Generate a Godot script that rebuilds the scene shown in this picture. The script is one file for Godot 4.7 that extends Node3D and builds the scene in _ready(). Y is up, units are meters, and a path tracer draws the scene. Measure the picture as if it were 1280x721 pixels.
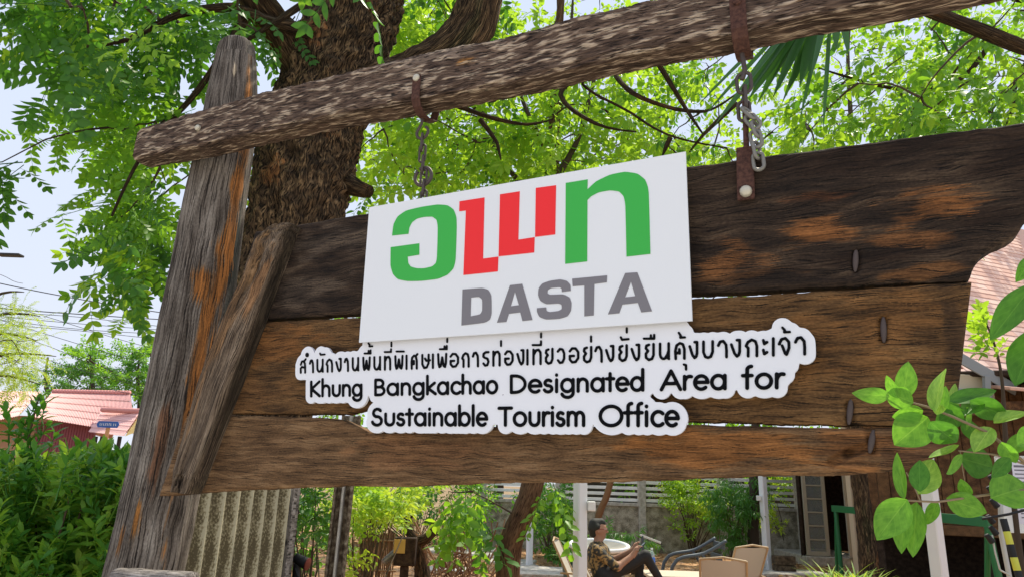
extends Node3D
# Wooden gate sign under trees, with a garden yard behind it. Units are metres, y is up.

const F := 870.0                         # focal length in pixels of the 1280 x 721 photograph
const EYE := Vector3(0, 1.7, 0)
const DIST := 1.905                      # eye to the plane of the plank fronts
const YAW := 0.4538                      # the sign board stands turned by 26 degrees

var cam_b: Basis
var bu: Vector3
var bn: Vector3
var rng := RandomNumberGenerator.new()
var taken := {}
var M := {}


class Geo:
	var v := PackedVector3Array()
	var uv := PackedVector2Array()
	var idx := PackedInt32Array()

	func add(p: Vector3, t := Vector2.ZERO) -> int:
		v.append(p)
		uv.append(t)
		return v.size() - 1

	# counter-clockwise seen from outside
	func tri(a: int, b: int, c: int) -> void:
		idx.append(a)
		idx.append(c)
		idx.append(b)

	func quad(a: int, b: int, c: int, d: int) -> void:
		tri(a, b, c)
		tri(a, c, d)

	func face(pts: Array, uvs := []) -> void:
		var base := v.size()
		for i in pts.size():
			add(pts[i], uvs[i] if uvs.size() > i else Vector2(pts[i].x + pts[i].z, pts[i].y))
		for i in range(1, pts.size() - 1):
			tri(base, base + i, base + i + 1)

	# box with chamfered edges: half axes ax, ay, az (right-handed), chamfer c
	func box(center: Vector3, ax: Vector3, ay: Vector3, az: Vector3, c := 0.004) -> void:
		var l := [ax.length(), ay.length(), az.length()]
		var n := [ax.normalized(), ay.normalized(), az.normalized()]
		c = minf(c, 0.45 * minf(l[0], minf(l[1], l[2])))
		var corner := func(s: Array, full: int) -> Vector3:
			var p := center
			for k in 3:
				p += n[k] * s[k] * (l[k] if k == full else l[k] - c)
			return p
		for k in 3:
			var i := (k + 1) % 3
			var j := (k + 2) % 3
			for sg in [-1, 1]:
				var pts := []
				for q in [[-1, -1], [1, -1], [1, 1], [-1, 1]]:
					var s := [0, 0, 0]
					s[k] = sg
					s[i] = q[0]
					s[j] = q[1]
					pts.append(corner.call(s, k))
				if sg < 0:
					pts.reverse()
				var uvs := []
				for p in pts:
					var r: Vector3 = p - center
					uvs.append(Vector2(r.dot(n[i]), r.dot(n[j])) if k != 1 else Vector2(r.dot(n[0]), r.dot(n[2])))
				face(pts, uvs)
		for k in 3:
			var i := (k + 1) % 3
			var j := (k + 2) % 3
			for si in [-1, 1]:
				for sj in [-1, 1]:
					var e := []
					for q in [[-1, i], [1, i], [1, j], [-1, j]]:
						var s := [0, 0, 0]
						s[k] = q[0]
						s[i] = si
						s[j] = sj
						e.append(corner.call(s, q[1]))
					if si * sj < 0:
						e.reverse()
					face(e)
		for sx in [-1, 1]:
			for sy in [-1, 1]:
				for sz in [-1, 1]:
					var e := [corner.call([sx, sy, sz], 0), corner.call([sx, sy, sz], 1), corner.call([sx, sy, sz], 2)]
					if sx * sy * sz < 0:
						e.reverse()
					face(e)

	func bar(a: Vector3, b: Vector3, w: float, h: float, up := Vector3.UP, c := 0.003) -> void:
		var d := b - a
		var z := d.normalized()
		var x := up.cross(z)
		if x.length() < 0.01:
			x = Vector3.RIGHT.cross(z)
		x = x.normalized()
		var y := z.cross(x)
		box((a + b) * 0.5, x * w * 0.5, y * h * 0.5, d * 0.5, c)

	# smooth tube through pts; rough: callable(angle 0..1, length) giving a radius factor
	func tube(pts: Array, radii: Array, sides := 8, caps := true, rough = null, closed := false) -> void:
		var n := pts.size()
		var base := v.size()
		var t0: Vector3 = (pts[1] - pts[0]).normalized()
		var ref := Vector3.UP if absf(t0.y) < 0.9 else Vector3.BACK
		var x := ref.cross(t0).normalized()
		var run := 0.0
		for i in n:
			var t: Vector3
			if closed:
				t = pts[(i + 1) % n] - pts[(i + n - 1) % n]
			elif i == 0:
				t = pts[1] - pts[0]
			elif i == n - 1:
				t = pts[n - 1] - pts[n - 2]
			else:
				t = pts[i + 1] - pts[i - 1]
			t = t.normalized()
			x = (x - t * x.dot(t)).normalized()
			var y := t.cross(x)
			if i:
				run += (pts[i] - pts[i - 1]).length()
			var r: float = radii[mini(i, radii.size() - 1)]
			for k in sides + 1:
				var a := TAU * k / sides
				var f := r
				if rough != null:
					f *= rough.call(float(k % sides) / sides, run)
				add(pts[i] + (x * cos(a) + y * sin(a)) * f, Vector2(float(k) / sides, run))
		var w := sides + 1
		for i in (n if closed else n - 1):
			var i2 := (i + 1) % n
			for k in sides:
				quad(base + i * w + k, base + i * w + k + 1, base + i2 * w + k + 1, base + i2 * w + k)
		if caps and not closed:
			for e in [0, n - 1]:
				var c := add(pts[e], Vector2(0.5, 0.5))
				var ring := []
				for k in sides:
					ring.append(add(v[base + e * w + k], Vector2(0.5 + 0.4 * cos(TAU * k / sides), 0.5 + 0.4 * sin(TAU * k / sides))))
				for k in sides:
					if e == 0:
						tri(c, ring[(k + 1) % sides], ring[k])
					else:
						tri(c, ring[k], ring[(k + 1) % sides])

	# ring of revolution: profile of (radius, height) about origin
	func lathe(origin: Vector3, prof: Array, sides := 16, tilt := Basis()) -> void:
		var base := v.size()
		for i in prof.size():
			for k in sides + 1:
				var a := TAU * k / sides
				add(origin + tilt * Vector3(cos(a) * prof[i].x, prof[i].y, -sin(a) * prof[i].x), Vector2(float(k) / sides, float(i) / prof.size()))
		var w := sides + 1
		for i in prof.size() - 1:
			for k in sides:
				quad(base + i * w + k, base + i * w + k + 1, base + (i + 1) * w + k + 1, base + (i + 1) * w + k)

	# flat polygon (2D points mapped by place(x, y, height)) pulled out from z0 to z1
	func prism(poly: PackedVector2Array, place: Callable, z0: float, z1: float) -> void:
		var t := Geometry2D.triangulate_polygon(poly)
		var ccw := not Geometry2D.is_polygon_clockwise(poly)  # in y-up axes the name is turned round
		var area := 0.0
		for i in poly.size():
			area += poly[i].cross(poly[(i + 1) % poly.size()])
		ccw = area > 0
		var f := []
		var b := []
		for p in poly:
			f.append(add(place.call(p.x, p.y, z1), p))
			b.append(add(place.call(p.x, p.y, z0), p))
		for i in range(0, t.size(), 3):
			var q := [t[i], t[i + 1], t[i + 2]]
			if (poly[q[1]] - poly[q[0]]).cross(poly[q[2]] - poly[q[0]]) < 0:
				q.reverse()
			tri(f[q[0]], f[q[1]], f[q[2]])
			tri(b[q[0]], b[q[2]], b[q[1]])
		for i in poly.size():
			var j := (i + 1) % poly.size()
			var a0 := i if ccw else j
			var a1 := j if ccw else i
			face([place.call(poly[a0].x, poly[a0].y, z0), place.call(poly[a1].x, poly[a1].y, z0), place.call(poly[a1].x, poly[a1].y, z1), place.call(poly[a0].x, poly[a0].y, z1)])

	func mesh(colors := PackedColorArray()) -> ArrayMesh:
		var n := PackedVector3Array()
		n.resize(v.size())
		for i in range(0, idx.size(), 3):
			var a := idx[i]
			var b := idx[i + 2]
			var c := idx[i + 1]
			var f := (v[b] - v[a]).cross(v[c] - v[a])
			n[a] += f
			n[b] += f
			n[c] += f
		for i in n.size():
			n[i] = n[i].normalized() if n[i].length_squared() > 0.0 else Vector3.UP
		var arr := []
		arr.resize(Mesh.ARRAY_MAX)
		arr[Mesh.ARRAY_VERTEX] = v
		arr[Mesh.ARRAY_NORMAL] = n
		arr[Mesh.ARRAY_TEX_UV] = uv
		arr[Mesh.ARRAY_INDEX] = idx
		if colors.size() == v.size() and v.size():
			arr[Mesh.ARRAY_COLOR] = colors
		var m := ArrayMesh.new()
		m.add_surface_from_arrays(Mesh.PRIMITIVE_TRIANGLES, arr)
		return m

	# close the seam of a tube's normals: weld by position before taking normals
	func welded(colors := PackedColorArray()) -> ArrayMesh:
		var n := {}
		for i in range(0, idx.size(), 3):
			var f := (v[idx[i + 2]] - v[idx[i]]).cross(v[idx[i + 1]] - v[idx[i]])
			for k in 3:
				var key := Vector3i(v[idx[i + k]] * 20000.0)
				n[key] = n.get(key, Vector3.ZERO) + f
		var nn := PackedVector3Array()
		nn.resize(v.size())
		for i in v.size():
			var q: Vector3 = n.get(Vector3i(v[i] * 20000.0), Vector3.UP)
			nn[i] = q.normalized() if q.length_squared() > 0.0 else Vector3.UP
		var arr := []
		arr.resize(Mesh.ARRAY_MAX)
		arr[Mesh.ARRAY_VERTEX] = v
		arr[Mesh.ARRAY_NORMAL] = nn
		arr[Mesh.ARRAY_TEX_UV] = uv
		arr[Mesh.ARRAY_INDEX] = idx
		if colors.size() == v.size() and v.size():
			arr[Mesh.ARRAY_COLOR] = colors
		var m := ArrayMesh.new()
		m.add_surface_from_arrays(Mesh.PRIMITIVE_TRIANGLES, arr)
		return m


# ---------------------------------------------------------------- places
func ray(px: float, py: float) -> Vector3:
	return cam_b * Vector3(px - 640.0, 360.5 - py, -F)

func at(px: float, py: float, z: float) -> Vector3:      # on the plane z metres in front of the eye
	var d := ray(px, py)
	return EYE + d * (z / -d.z)

func gp(px: float, py: float, h := 0.0) -> Vector3:      # on the ground, or h metres over it
	var d := ray(px, py)
	return EYE + d * ((h - EYE.y) / d.y)

func on_board(px: float, py: float, off := 0.0) -> Vector2:   # photo pixel to (along, height) on the board plane
	var d := ray(px, py)
	var p := EYE + d * ((DIST - off) / -d.dot(bn))
	return Vector2((p - EYE).dot(bu), p.y)

func bp(a: float, b: float, off := 0.0) -> Vector3:
	return EYE + bu * a + Vector3.UP * (b - EYE.y) - bn * (DIST - off)

func bx(px: float, py: float, off := 0.0) -> Vector3:
	var q := on_board(px, py, off)
	return bp(q.x, q.y, off)


# ---------------------------------------------------------------- scene tree
func numbered(called: String) -> String:
	taken[called] = taken.get(called, -1) + 1
	return called if taken[called] == 0 else "%s_%03d" % [called, taken[called]]

func thing(called: String, label: String, category: String, pos := Vector3.ZERO, group := "") -> Node3D:
	var o := Node3D.new()
	o.name = numbered(called)
	add_child(o)
	o.position = pos
	tag(o, label, category, group)
	return o

func tag(o: Node, label: String, category: String, group := "") -> void:
	o.set_meta("label", label)
	o.set_meta("category", category)
	if group:
		o.set_meta("group", group)

func origin_of(n: Node) -> Vector3:
	var p := Vector3.ZERO
	while n is Node3D and n != self:
		p += n.position
		n = n.get_parent()
	return p

# a mesh given in world places, hung under parent
func part(called: String, mesh: Mesh, m: Material, parent: Node = null, stuff := false) -> MeshInstance3D:
	var o := MeshInstance3D.new()
	o.mesh = mesh
	o.material_override = m
	if parent == null:
		o.name = numbered(called)
		add_child(o)
	else:
		o.name = called
		parent.add_child(o, true)
		o.position = -origin_of(parent)
	if stuff:
		o.set_meta("kind", "stuff")
	return o

func many(called: String, mesh: Mesh, m: Material, places: Array, parent: Node, colors := []) -> MultiMeshInstance3D:
	var mm := MultiMesh.new()
	mm.transform_format = MultiMesh.TRANSFORM_3D
	mm.use_colors = colors.size() > 0
	mm.mesh = mesh
	mm.instance_count = places.size()
	for i in places.size():
		mm.set_instance_transform(i, places[i])
		if colors.size():
			mm.set_instance_color(i, colors[i])
	var o := MultiMeshInstance3D.new()
	o.multimesh = mm
	o.material_override = m
	if parent == null:
		o.name = numbered(called)
		add_child(o)
	else:
		o.name = called
		parent.add_child(o, true)
		o.position = -origin_of(parent)
	o.set_meta("kind", "stuff")
	return o


# ---------------------------------------------------------------- materials
func mat(c: Color, rough := 0.8, metal := 0.0) -> StandardMaterial3D:
	var m := StandardMaterial3D.new()
	m.albedo_color = c
	m.roughness = rough
	m.metallic = metal
	return m

func rgb(r: float, g: float, b: float) -> Color:
	return Color(r / 255.0, g / 255.0, b / 255.0)

func leaf_mat(c: Color, through: Color, rough := 0.5) -> StandardMaterial3D:
	var m := mat(c, rough)
	m.backlight_enabled = true
	m.backlight = through
	m.metallic_specular = 0.35
	return m

func noise(seed_: int, freq: float, oct := 4) -> FastNoiseLite:
	var n := FastNoiseLite.new()
	n.noise_type = FastNoiseLite.TYPE_SIMPLEX_SMOOTH
	n.seed = seed_
	n.frequency = freq
	n.fractal_octaves = oct
	return n

# bytes of a noise picture w x h, made at w/sx x h/sy and stretched
func nz(w: int, h: int, seed_: int, freq: float, sx := 1.0, sy := 1.0, oct := 3) -> PackedByteArray:
	var im := noise(seed_, freq, oct).get_image(maxi(4, int(w / sx)), maxi(4, int(h / sy)), false, false, true)
	if sx != 1.0 or sy != 1.0:
		im.resize(w, h, Image.INTERPOLATE_CUBIC)
	im.convert(Image.FORMAT_L8)
	return im.get_data()

func seamless(size: int, seed_: int, freq: float, oct: int) -> PackedByteArray:
	var im := noise(seed_, freq, oct).get_seamless_image(size, size)
	im.convert(Image.FORMAT_L8)
	return im.get_data()

func ramp3(t: float, a: Color, b: Color, c: Color) -> Color:
	return a.lerp(b, clampf(t * 2.0, 0, 1)) if t < 0.5 else b.lerp(c, clampf(t * 2.0 - 1.0, 0, 1))

# weathered timber, grain along x. spots: [x, y, rx, ry, colour, strength] in 0..1 of the picture
func wood(w: int, h: int, seed_: int, cols: Array, spots := [], along := 22.0, crack := 0.33, flake := 0.0, fine := 0.22, warp := 0.02, splits := 0) -> Array:
	var g1 := nz(w, h, seed_, fine, along, 1.0, 3)
	var g2 := nz(w, h, seed_ + 1, 0.12, along * 1.5, 3.0, 3)
	var g3 := nz(w, h, seed_ + 2, 0.06, 10.0, 4.0, 3)
	var g4 := nz(w, h, seed_ + 3, 0.05, 8.0, 4.0, 2)
	var g5 := nz(w, h, seed_ + 4, 0.13 if flake > 0.0 else 0.2, 6.0 if flake > 0.0 else 2.0, 1.5 if flake > 0.0 else 1.0, 3)
	var out := PackedByteArray()
	out.resize(w * h * 3)
	var hgt := PackedByteArray()
	hgt.resize(w * h)
	var lut := []
	for i in 256:
		lut.append(ramp3(i / 255.0, cols[0], cols[1], cols[2]))
	var spot_at := PackedFloat32Array()
	var spot_of := PackedInt32Array()
	if spots.size():
		spot_at.resize(w * h)
		spot_of.resize(w * h)
		for s in spots.size():
			var sp: Array = spots[s]
			for y in range(maxi(0, int((sp[1] - sp[3] * 2.5) * h)), mini(h, int((sp[1] + sp[3] * 2.5) * h) + 1)):
				for x in range(maxi(0, int((sp[0] - sp[2] * 2.5) * w)), mini(w, int((sp[0] + sp[2] * 2.5) * w) + 1)):
					var dx: float = (float(x) / w - sp[0]) / sp[2]
					var dy: float = (float(y) / h - sp[1]) / sp[3]
					var d := sqrt(dx * dx + dy * dy)
					var k: float = clampf((1.15 - d + (g3[y * w + x] / 255.0 - 0.5) * 1.5 + (g1[y * w + x] / 255.0 - 0.5) * 1.1) * 2.2, 0, 1) * sp[5]
					if k > spot_at[y * w + x]:
						spot_at[y * w + x] = k
						spot_of[y * w + x] = s
	for y in h:
		for x in w:
			var i := y * w + x
			var yy := clampi(y + int((g4[i] - 128) / 255.0 * 2.0 * warp * h), 0, h - 1)
			var j := yy * w + x
			var a := g1[j] / 255.0
			var b := g2[j] / 255.0
			var t := clampf(0.5 + (a - 0.5) * 0.75 + (b - 0.5) * 0.55 + (g3[i] / 255.0 - 0.5) * 0.55 + (g5[i] / 255.0 - 0.5) * 0.4, 0, 1)
			var c: Color = lut[int(t * 255.0)]
			if spots.size() and spot_at[i] > 0.0:
				var sc: Color = spots[spot_of[i]][4]
				c = c.lerp(Color(sc.r * (0.6 + 0.7 * t), sc.g * (0.6 + 0.7 * t), sc.b * (0.6 + 0.7 * t)), spot_at[i])
			var hh := 0.25 + 0.5 * a + 0.25 * b
			if flake > 0.0:
				var fl := g5[i] / 255.0 * 0.45 + g2[i] / 255.0 * 0.55
				var fk := clampf((fl - 0.60 + flake * 0.05) * 9.0, 0, 1)
				c = c.lerp(Color(cols[3].r * (0.7 + 0.5 * a), cols[3].g * (0.7 + 0.5 * a), cols[3].b * (0.7 + 0.5 * a)), 0.8 * fk)
				hh += 0.2 * fk
			if a < crack:
				var q := clampf((crack - a) * 7.0, 0, 1)
				c = c.lerp(cols[0] * 0.55, q * 0.85)
				hh -= 0.35 * q
			out[i * 3] = clampi(int(c.r * 255.0), 0, 255)
			out[i * 3 + 1] = clampi(int(c.g * 255.0), 0, 255)
			out[i * 3 + 2] = clampi(int(c.b * 255.0), 0, 255)
			hgt[i] = clampi(int(hh * 255.0), 0, 255)
	# drying cracks: thin open lines along the grain
	var r := RandomNumberGenerator.new()
	r.seed = seed_ * 7 + 1
	for s in splits:
		var x := r.randi_range(0, w - 1)
		var y := r.randf_range(0, h - 1)
		var long := int(pow(r.randf(), 2.5) * w * 0.10) + 12
		var slope := r.randf_range(-0.03, 0.03)
		var deep := r.randf_range(0.35, 0.9)
		var thick := 2 if r.randf() < 0.22 else 1
		for k in long:
			if x + k >= w:
				break
			slope = clampf(slope + r.randf_range(-0.02, 0.02), -0.09, 0.09)
			y += slope
			var q := deep * sin(PI * (k + 0.5) / long)
			for j in thick:
				var yy := int(y) + j
				if yy < 0 or yy >= h:
					continue
				var i := yy * w + x + k
				for ch in 3:
					out[i * 3 + ch] = int(out[i * 3 + ch] * (1.0 - 0.8 * q))
				hgt[i] = int(hgt[i] * (1.0 - 0.8 * q))
	return [ImageTexture.create_from_image(Image.create_from_data(w, h, false, Image.FORMAT_RGB8, out)), ImageTexture.create_from_image(Image.create_from_data(w, h, false, Image.FORMAT_L8, hgt))]

func wood_mat(tex: Array, relief := 0.4, rough := 0.85) -> StandardMaterial3D:
	var m := mat(Color.WHITE, rough)
	m.albedo_texture = tex[0]
	m.heightmap_enabled = true
	m.heightmap_texture = tex[1]
	m.heightmap_scale = relief
	m.metallic_specular = 0.3
	return m

# mottled surface from two noises, in world triplanar
func mottled(a: Color, b: Color, c: Color, seed_: int, per_metre: float, relief := 0.3, rough := 0.9, freq := 0.02, size := 512) -> StandardMaterial3D:
	var n1 := seamless(size, seed_, freq, 5)
	var n2 := seamless(size, seed_ + 1, freq * 8.0, 3)
	var out := PackedByteArray()
	out.resize(size * size * 3)
	var hgt := PackedByteArray()
	hgt.resize(size * size)
	for i in size * size:
		var t := clampf(0.5 + (n1[i] - 128) / 190.0 + (n2[i] - 128) / 300.0, 0, 1)
		var q := ramp3(t, a, b, c)
		out[i * 3] = int(q.r * 255.0)
		out[i * 3 + 1] = int(q.g * 255.0)
		out[i * 3 + 2] = int(q.b * 255.0)
		hgt[i] = clampi((n1[i] + n2[i]) / 2, 0, 255)
	var m := mat(Color.WHITE, rough)
	m.albedo_texture = ImageTexture.create_from_image(Image.create_from_data(size, size, false, Image.FORMAT_RGB8, out))
	m.heightmap_enabled = true
	m.heightmap_texture = ImageTexture.create_from_image(Image.create_from_data(size, size, false, Image.FORMAT_L8, hgt))
	m.heightmap_scale = relief
	m.uv1_triplanar = true
	m.uv1_world_triplanar = true
	m.uv1_scale = Vector3.ONE * per_metre
	m.metallic_specular = 0.3
	return m


# ---------------------------------------------------------------- the sign
# height of a polyline of (along, height) at a place along it
func along(line: Array, a: float) -> float:
	if a <= line[0].x:
		return line[0].y
	for i in line.size() - 1:
		if a <= line[i + 1].x:
			return lerpf(line[i].y, line[i + 1].y, (a - line[i].x) / maxf(line[i + 1].x - line[i].x, 1e-5))
	return line[-1].y

func board_line(px: Array) -> Array:
	var out := []
	for p in px:
		out.append(on_board(p[0], p[1]))
	return out

# one plank of the board: top and bottom edges and both ends traced on the board plane, relief on the front
func plank(root: Node3D, top_px: Array, low_px: Array, left_px: Array, right_px: Array, thick: float, seed_: int, cols: Array, spots_px: Array, slots_px: Array, label: String) -> void:
	var top := board_line(top_px)
	var low := board_line(low_px)
	var l0 := on_board(left_px[0][0], left_px[0][1])
	var l1 := on_board(left_px[1][0], left_px[1][1])
	var r0 := on_board(right_px[0][0], right_px[0][1])
	var r1 := on_board(right_px[1][0], right_px[1][1])
	var a0 := minf(l0.x, l1.x)
	var a1 := maxf(r0.x, r1.x)
	var b0 := 9.0
	var b1 := 0.0
	for p in top + low:
		b0 = minf(b0, p.y)
		b1 = maxf(b1, p.y)
	var nx := int((a1 - a0) / 0.006)
	var ny := int((b1 - b0) / 0.008)
	var rough := noise(seed_ + 40, 1.0, 3)
	var slots := []
	for s in slots_px:
		slots.append([on_board(s[0], s[1]), on_board(s[2], s[3])])
	var g := Geo.new()
	var where := PackedVector2Array()
	for j in ny + 1:
		var v := float(j) / ny
		for i in nx + 1:
			var u := float(i) / nx
			var a := lerpf(lerpf(l1.x, l0.x, v), lerpf(r1.x, r0.x, v), u)
			var yb := along(low, a) + 0.0035 * rough.get_noise_2d(a * 9.0, 3.0) + 0.002 * rough.get_noise_2d(a * 60.0, 5.0)
			var yt := along(top, a) + 0.003 * rough.get_noise_2d(a * 9.0, 33.0)
			var b := lerpf(yb, yt, v)
			where.append(Vector2(a, b))
			var edge := minf(minf(b - yb, yt - b), minf(u, 1.0 - u) * (a1 - a0))
			var z := -0.007 * pow(clampf(1.0 - edge / 0.012, 0, 1), 2.0)
			z += 0.0022 * rough.get_noise_2d(a * 4.0, b * 60.0) + 0.0012 * rough.get_noise_2d(a * 14.0, b * 190.0)
			for s in slots:
				var d: float = Geometry2D.get_closest_point_to_segment(Vector2(a, b), s[0], s[1]).distance_to(Vector2(a, b))
				if d < 0.013:
					z -= 0.012 * clampf((0.013 - d) / 0.005, 0, 1)
			g.add(bp(a, b, z), Vector2((a - a0) / (a1 - a0), 1.0 - (b - b0) / (b1 - b0)))
	var w := nx + 1
	for j in ny:
		for i in nx:
			g.quad(j * w + i, j * w + i + 1, (j + 1) * w + i + 1, (j + 1) * w + i)
	# back and the four sides
	var rim := []
	for i in nx + 1:
		rim.append(i)
	for j in range(1, ny + 1):
		rim.append(j * w + nx)
	for i in range(nx - 1, -1, -1):
		rim.append(ny * w + i)
	for j in range(ny - 1, 0, -1):
		rim.append(j * w)
	var back := g.v.size()
	for q in rim:
		g.add(bp(where[q].x, where[q].y, -thick), g.uv[q])
	var n := rim.size()
	var front := g.v.size()
	for q in rim:
		g.add(g.v[q], g.uv[q])
	for k in n:
		var k2 := (k + 1) % n
		g.quad(front + k, back + k, back + k2, front + k2)
	for i in nx:                                     # back face as strips from the low rim to the top rim
		g.quad(back + i + 1, back + i, back + _top_of(i, nx, ny), back + _top_of(i + 1, nx, ny))
	var spots := []
	for s in spots_px:
		var c := on_board(s[0], s[1])
		var ex := on_board(s[0] + s[2], s[1])
		var ey := on_board(s[0], s[1] - s[3])
		spots.append([(c.x - a0) / (a1 - a0), 1.0 - (c.y - b0) / (b1 - b0), absf(ex.x - c.x) / (a1 - a0), absf(ey.y - c.y) / (b1 - b0), s[4], s[5]])
	var o := part("plank", g.mesh(), wood_mat(wood(2048, 320, seed_, cols, spots, 30.0, 0.30, 0.0, 0.42, 0.03, 520), 0.3, 0.9), root)
	o.set_meta("label", label)

func _top_of(i: int, nx: int, ny: int) -> int:
	return nx + ny + (nx - i)

func make_board() -> void:
	var base := bp(-0.9, 1.65)
	var root := thing("plank_signboard", "dark weathered signboard of three wide planks hanging from the beam", "signboard", base)
	var dark := rgb(30, 20, 15)
	var orange := rgb(146, 90, 46)
	var brown := rgb(120, 74, 36)
	var grey := rgb(104, 92, 80)
	# top plank, its far end cut in a curve
	plank(root, [[300, 292], [370, 281], [455, 267], [660, 238], [860, 208], [1060, 181], [1280, 153], [1420, 136]],
		[[280, 402], [330, 398], [450, 391], [660, 378], [866, 366], [1060, 357], [1200, 350], [1212, 349], [1215, 340], [1220, 328], [1228, 318], [1240, 309], [1256, 303], [1268, 297], [1276, 288], [1284, 274], [1300, 264], [1420, 252]],
		[[318, 288], [286, 400]], [[1420, 136], [1420, 256]], 0.055, 11,
		[rgb(30, 24, 20), rgb(54, 42, 33), rgb(88, 72, 56)],
		[[1015, 292, 46, 16, orange, 0.68], [1158, 262, 60, 20, orange, 0.68], [1150, 300, 60, 12, orange, 0.50], [915, 325, 40, 20, orange, 0.54], [1090, 320, 70, 10, dark, 0.54], [1240, 270, 60, 14, dark, 0.50],
		[930, 345, 70, 8, brown, 0.43], [1160, 338, 60, 8, brown, 0.50], [1100, 190, 180, 22, dark, 0.50], [1270, 190, 60, 30, dark, 0.50], [420, 300, 70, 18, grey, 0.40], [380, 360, 50, 20, grey, 0.36], [1030, 245, 40, 8, rgb(120, 66, 34), 0.43]],
		[[1070, 318, 1070, 336]], "very dark top plank with orange worn patches and a curved end")
	plank(root, [[240, 403], [330, 402], [450, 396], [660, 384], [866, 373], [1050, 362], [1213, 352], [1230, 351]],
		[[200, 517], [290, 516], [400, 517], [428, 517], [445, 512], [465, 506], [500, 506], [540, 516], [700, 522], [860, 526], [1020, 530], [1200, 531]],
		[[274, 402], [234, 516]], [[1215, 352], [1193, 531]], 0.055, 23,
		[rgb(56, 40, 25), rgb(98, 71, 43), rgb(136, 103, 66)],
		[[330, 430, 70, 24, brown, 0.50], [1100, 400, 120, 30, rgb(128, 82, 42), 0.36], [980, 440, 120, 40, rgb(112, 72, 36), 0.36], [300, 490, 60, 20, rgb(92, 60, 34), 0.36], [1195, 440, 16, 90, rgb(48, 36, 28), 0.50]],
		[[1104, 400, 1104, 424], [1062, 505, 1063, 528]], "middle brown plank with an oval slot near its straight end")
	plank(root, [[195, 520], [290, 519], [400, 521], [425, 524], [445, 532], [462, 541], [480, 538], [500, 533], [700, 533], [860, 530], [1020, 534], [1200, 536]],
		[[195, 620], [250, 615], [350, 610], [420, 607], [500, 608], [620, 603], [760, 602], [860, 598], [960, 594], [1050, 593], [1100, 590], [1130, 586], [1160, 576], [1190, 560]],
		[[232, 519], [201, 596]], [[1192, 536], [1188, 560]], 0.055, 37,
		[rgb(62, 45, 30), rgb(106, 79, 53), rgb(144, 114, 82)],
		[[900, 560, 140, 24, rgb(138, 82, 36), 0.54], [1060, 560, 60, 24, rgb(128, 74, 34), 0.43], [380, 570, 90, 24, rgb(108, 82, 58), 0.29], [520, 565, 90, 20, rgb(112, 72, 44), 0.36], [1130, 560, 50, 26, rgb(60, 34, 22), 0.43]],
		[[1087, 534, 1090, 562], [1040, 578, 1060, 566], [1060, 566, 1078, 560]], "lowest plank with a cracked corner and a wavy lower edge")
	# wooden pegs set in the slots
	for s in [[1070, 311, 1069, 340], [1104, 396, 1105, 428], [1064, 497, 1061, 530], [1092, 537, 1087, 566]]:
		var g := Geo.new()
		var p0 := bx(s[0], s[1], -0.006)
		var p1 := bx(s[2], s[3], -0.006)
		var pts := []
		var rad := []
		for k in 11:
			var t := k / 10.0
			pts.append(p0.lerp(p1, t))
			rad.append(0.0075 * pow(sin(PI * (0.06 + 0.88 * t)), 0.55))
		g.tube(pts, rad, 10)
		part("peg", g.welded(), M.old_iron, root)
	# slanting batten across the planks
	var fl := [[338, 280], [326, 289], [316, 299], [307, 322], [298, 350], [273, 402], [243, 480], [215, 585], [210, 614]]
	var fr := [[359, 277], [358, 281], [355, 287], [348, 306], [338, 333], [313, 402], [287, 470], [242, 588], [230, 617]]
	var g := Geo.new()
	var rough := noise(5, 1.0, 3)
	var nl := 150
	var nc := 22
	var la := []
	var ra := []
	for k in fl.size():
		la.append(on_board(fl[k][0], fl[k][1], 0.075))
		ra.append(on_board(fr[k][0], fr[k][1], 0.075))
	for i in nl + 1:
		var t := float(i) / nl * (fl.size() - 1)
		var k := mini(int(t), fl.size() - 2)
		var l: Vector2 = la[k].lerp(la[k + 1], t - k)
		var r: Vector2 = ra[k].lerp(ra[k + 1], t - k)
		var run := 1.1 * i / nl
		for c in nc + 1:
			# once round: back-left, front-left ... front-right, back-right
			var q := float(c) / nc
			var p: Vector2
			var off: float
			if q < 0.2:
				off = lerpf(0.001, 0.07, q / 0.2)
				p = l
			elif q > 0.75:
				off = lerpf(0.07, 0.001, (q - 0.75) / 0.25)
				p = r
			else:
				var s := (q - 0.2) / 0.55
				p = l.lerp(r, s)
				off = 0.07 + 0.003 * sin(PI * s) + 0.006 * rough.get_noise_2d(run * 5.0, s * 14.0) + 0.004 * rough.get_noise_2d(run * 12.0, s * 40.0)
				if absf(s - 0.42) < 0.07:
					off -= 0.02 * clampf(rough.get_noise_2d(run * 3.0, 77.0) * 2.0 + 0.2, 0, 1)
			if i > nl - 14 and absf(q - 0.42) < 0.1:
				off = minf(off, 0.03)
			var wob := 0.004 * rough.get_noise_2d(run * 8.0, q * 3.0 + 9.0)
			g.add(bp(p.x + wob, p.y, off), Vector2(run / 1.1, q))
	for i in nl:
		for c in nc:
			g.quad(i * (nc + 1) + c, (i + 1) * (nc + 1) + c, (i + 1) * (nc + 1) + c + 1, i * (nc + 1) + c + 1)
	for e in [0, nl]:
		var ring := []
		for c in nc + 1:
			ring.append(g.v[e * (nc + 1) + c])
		if e == nl:
			ring.reverse()
		ring.reverse()
		g.face(ring)
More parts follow.
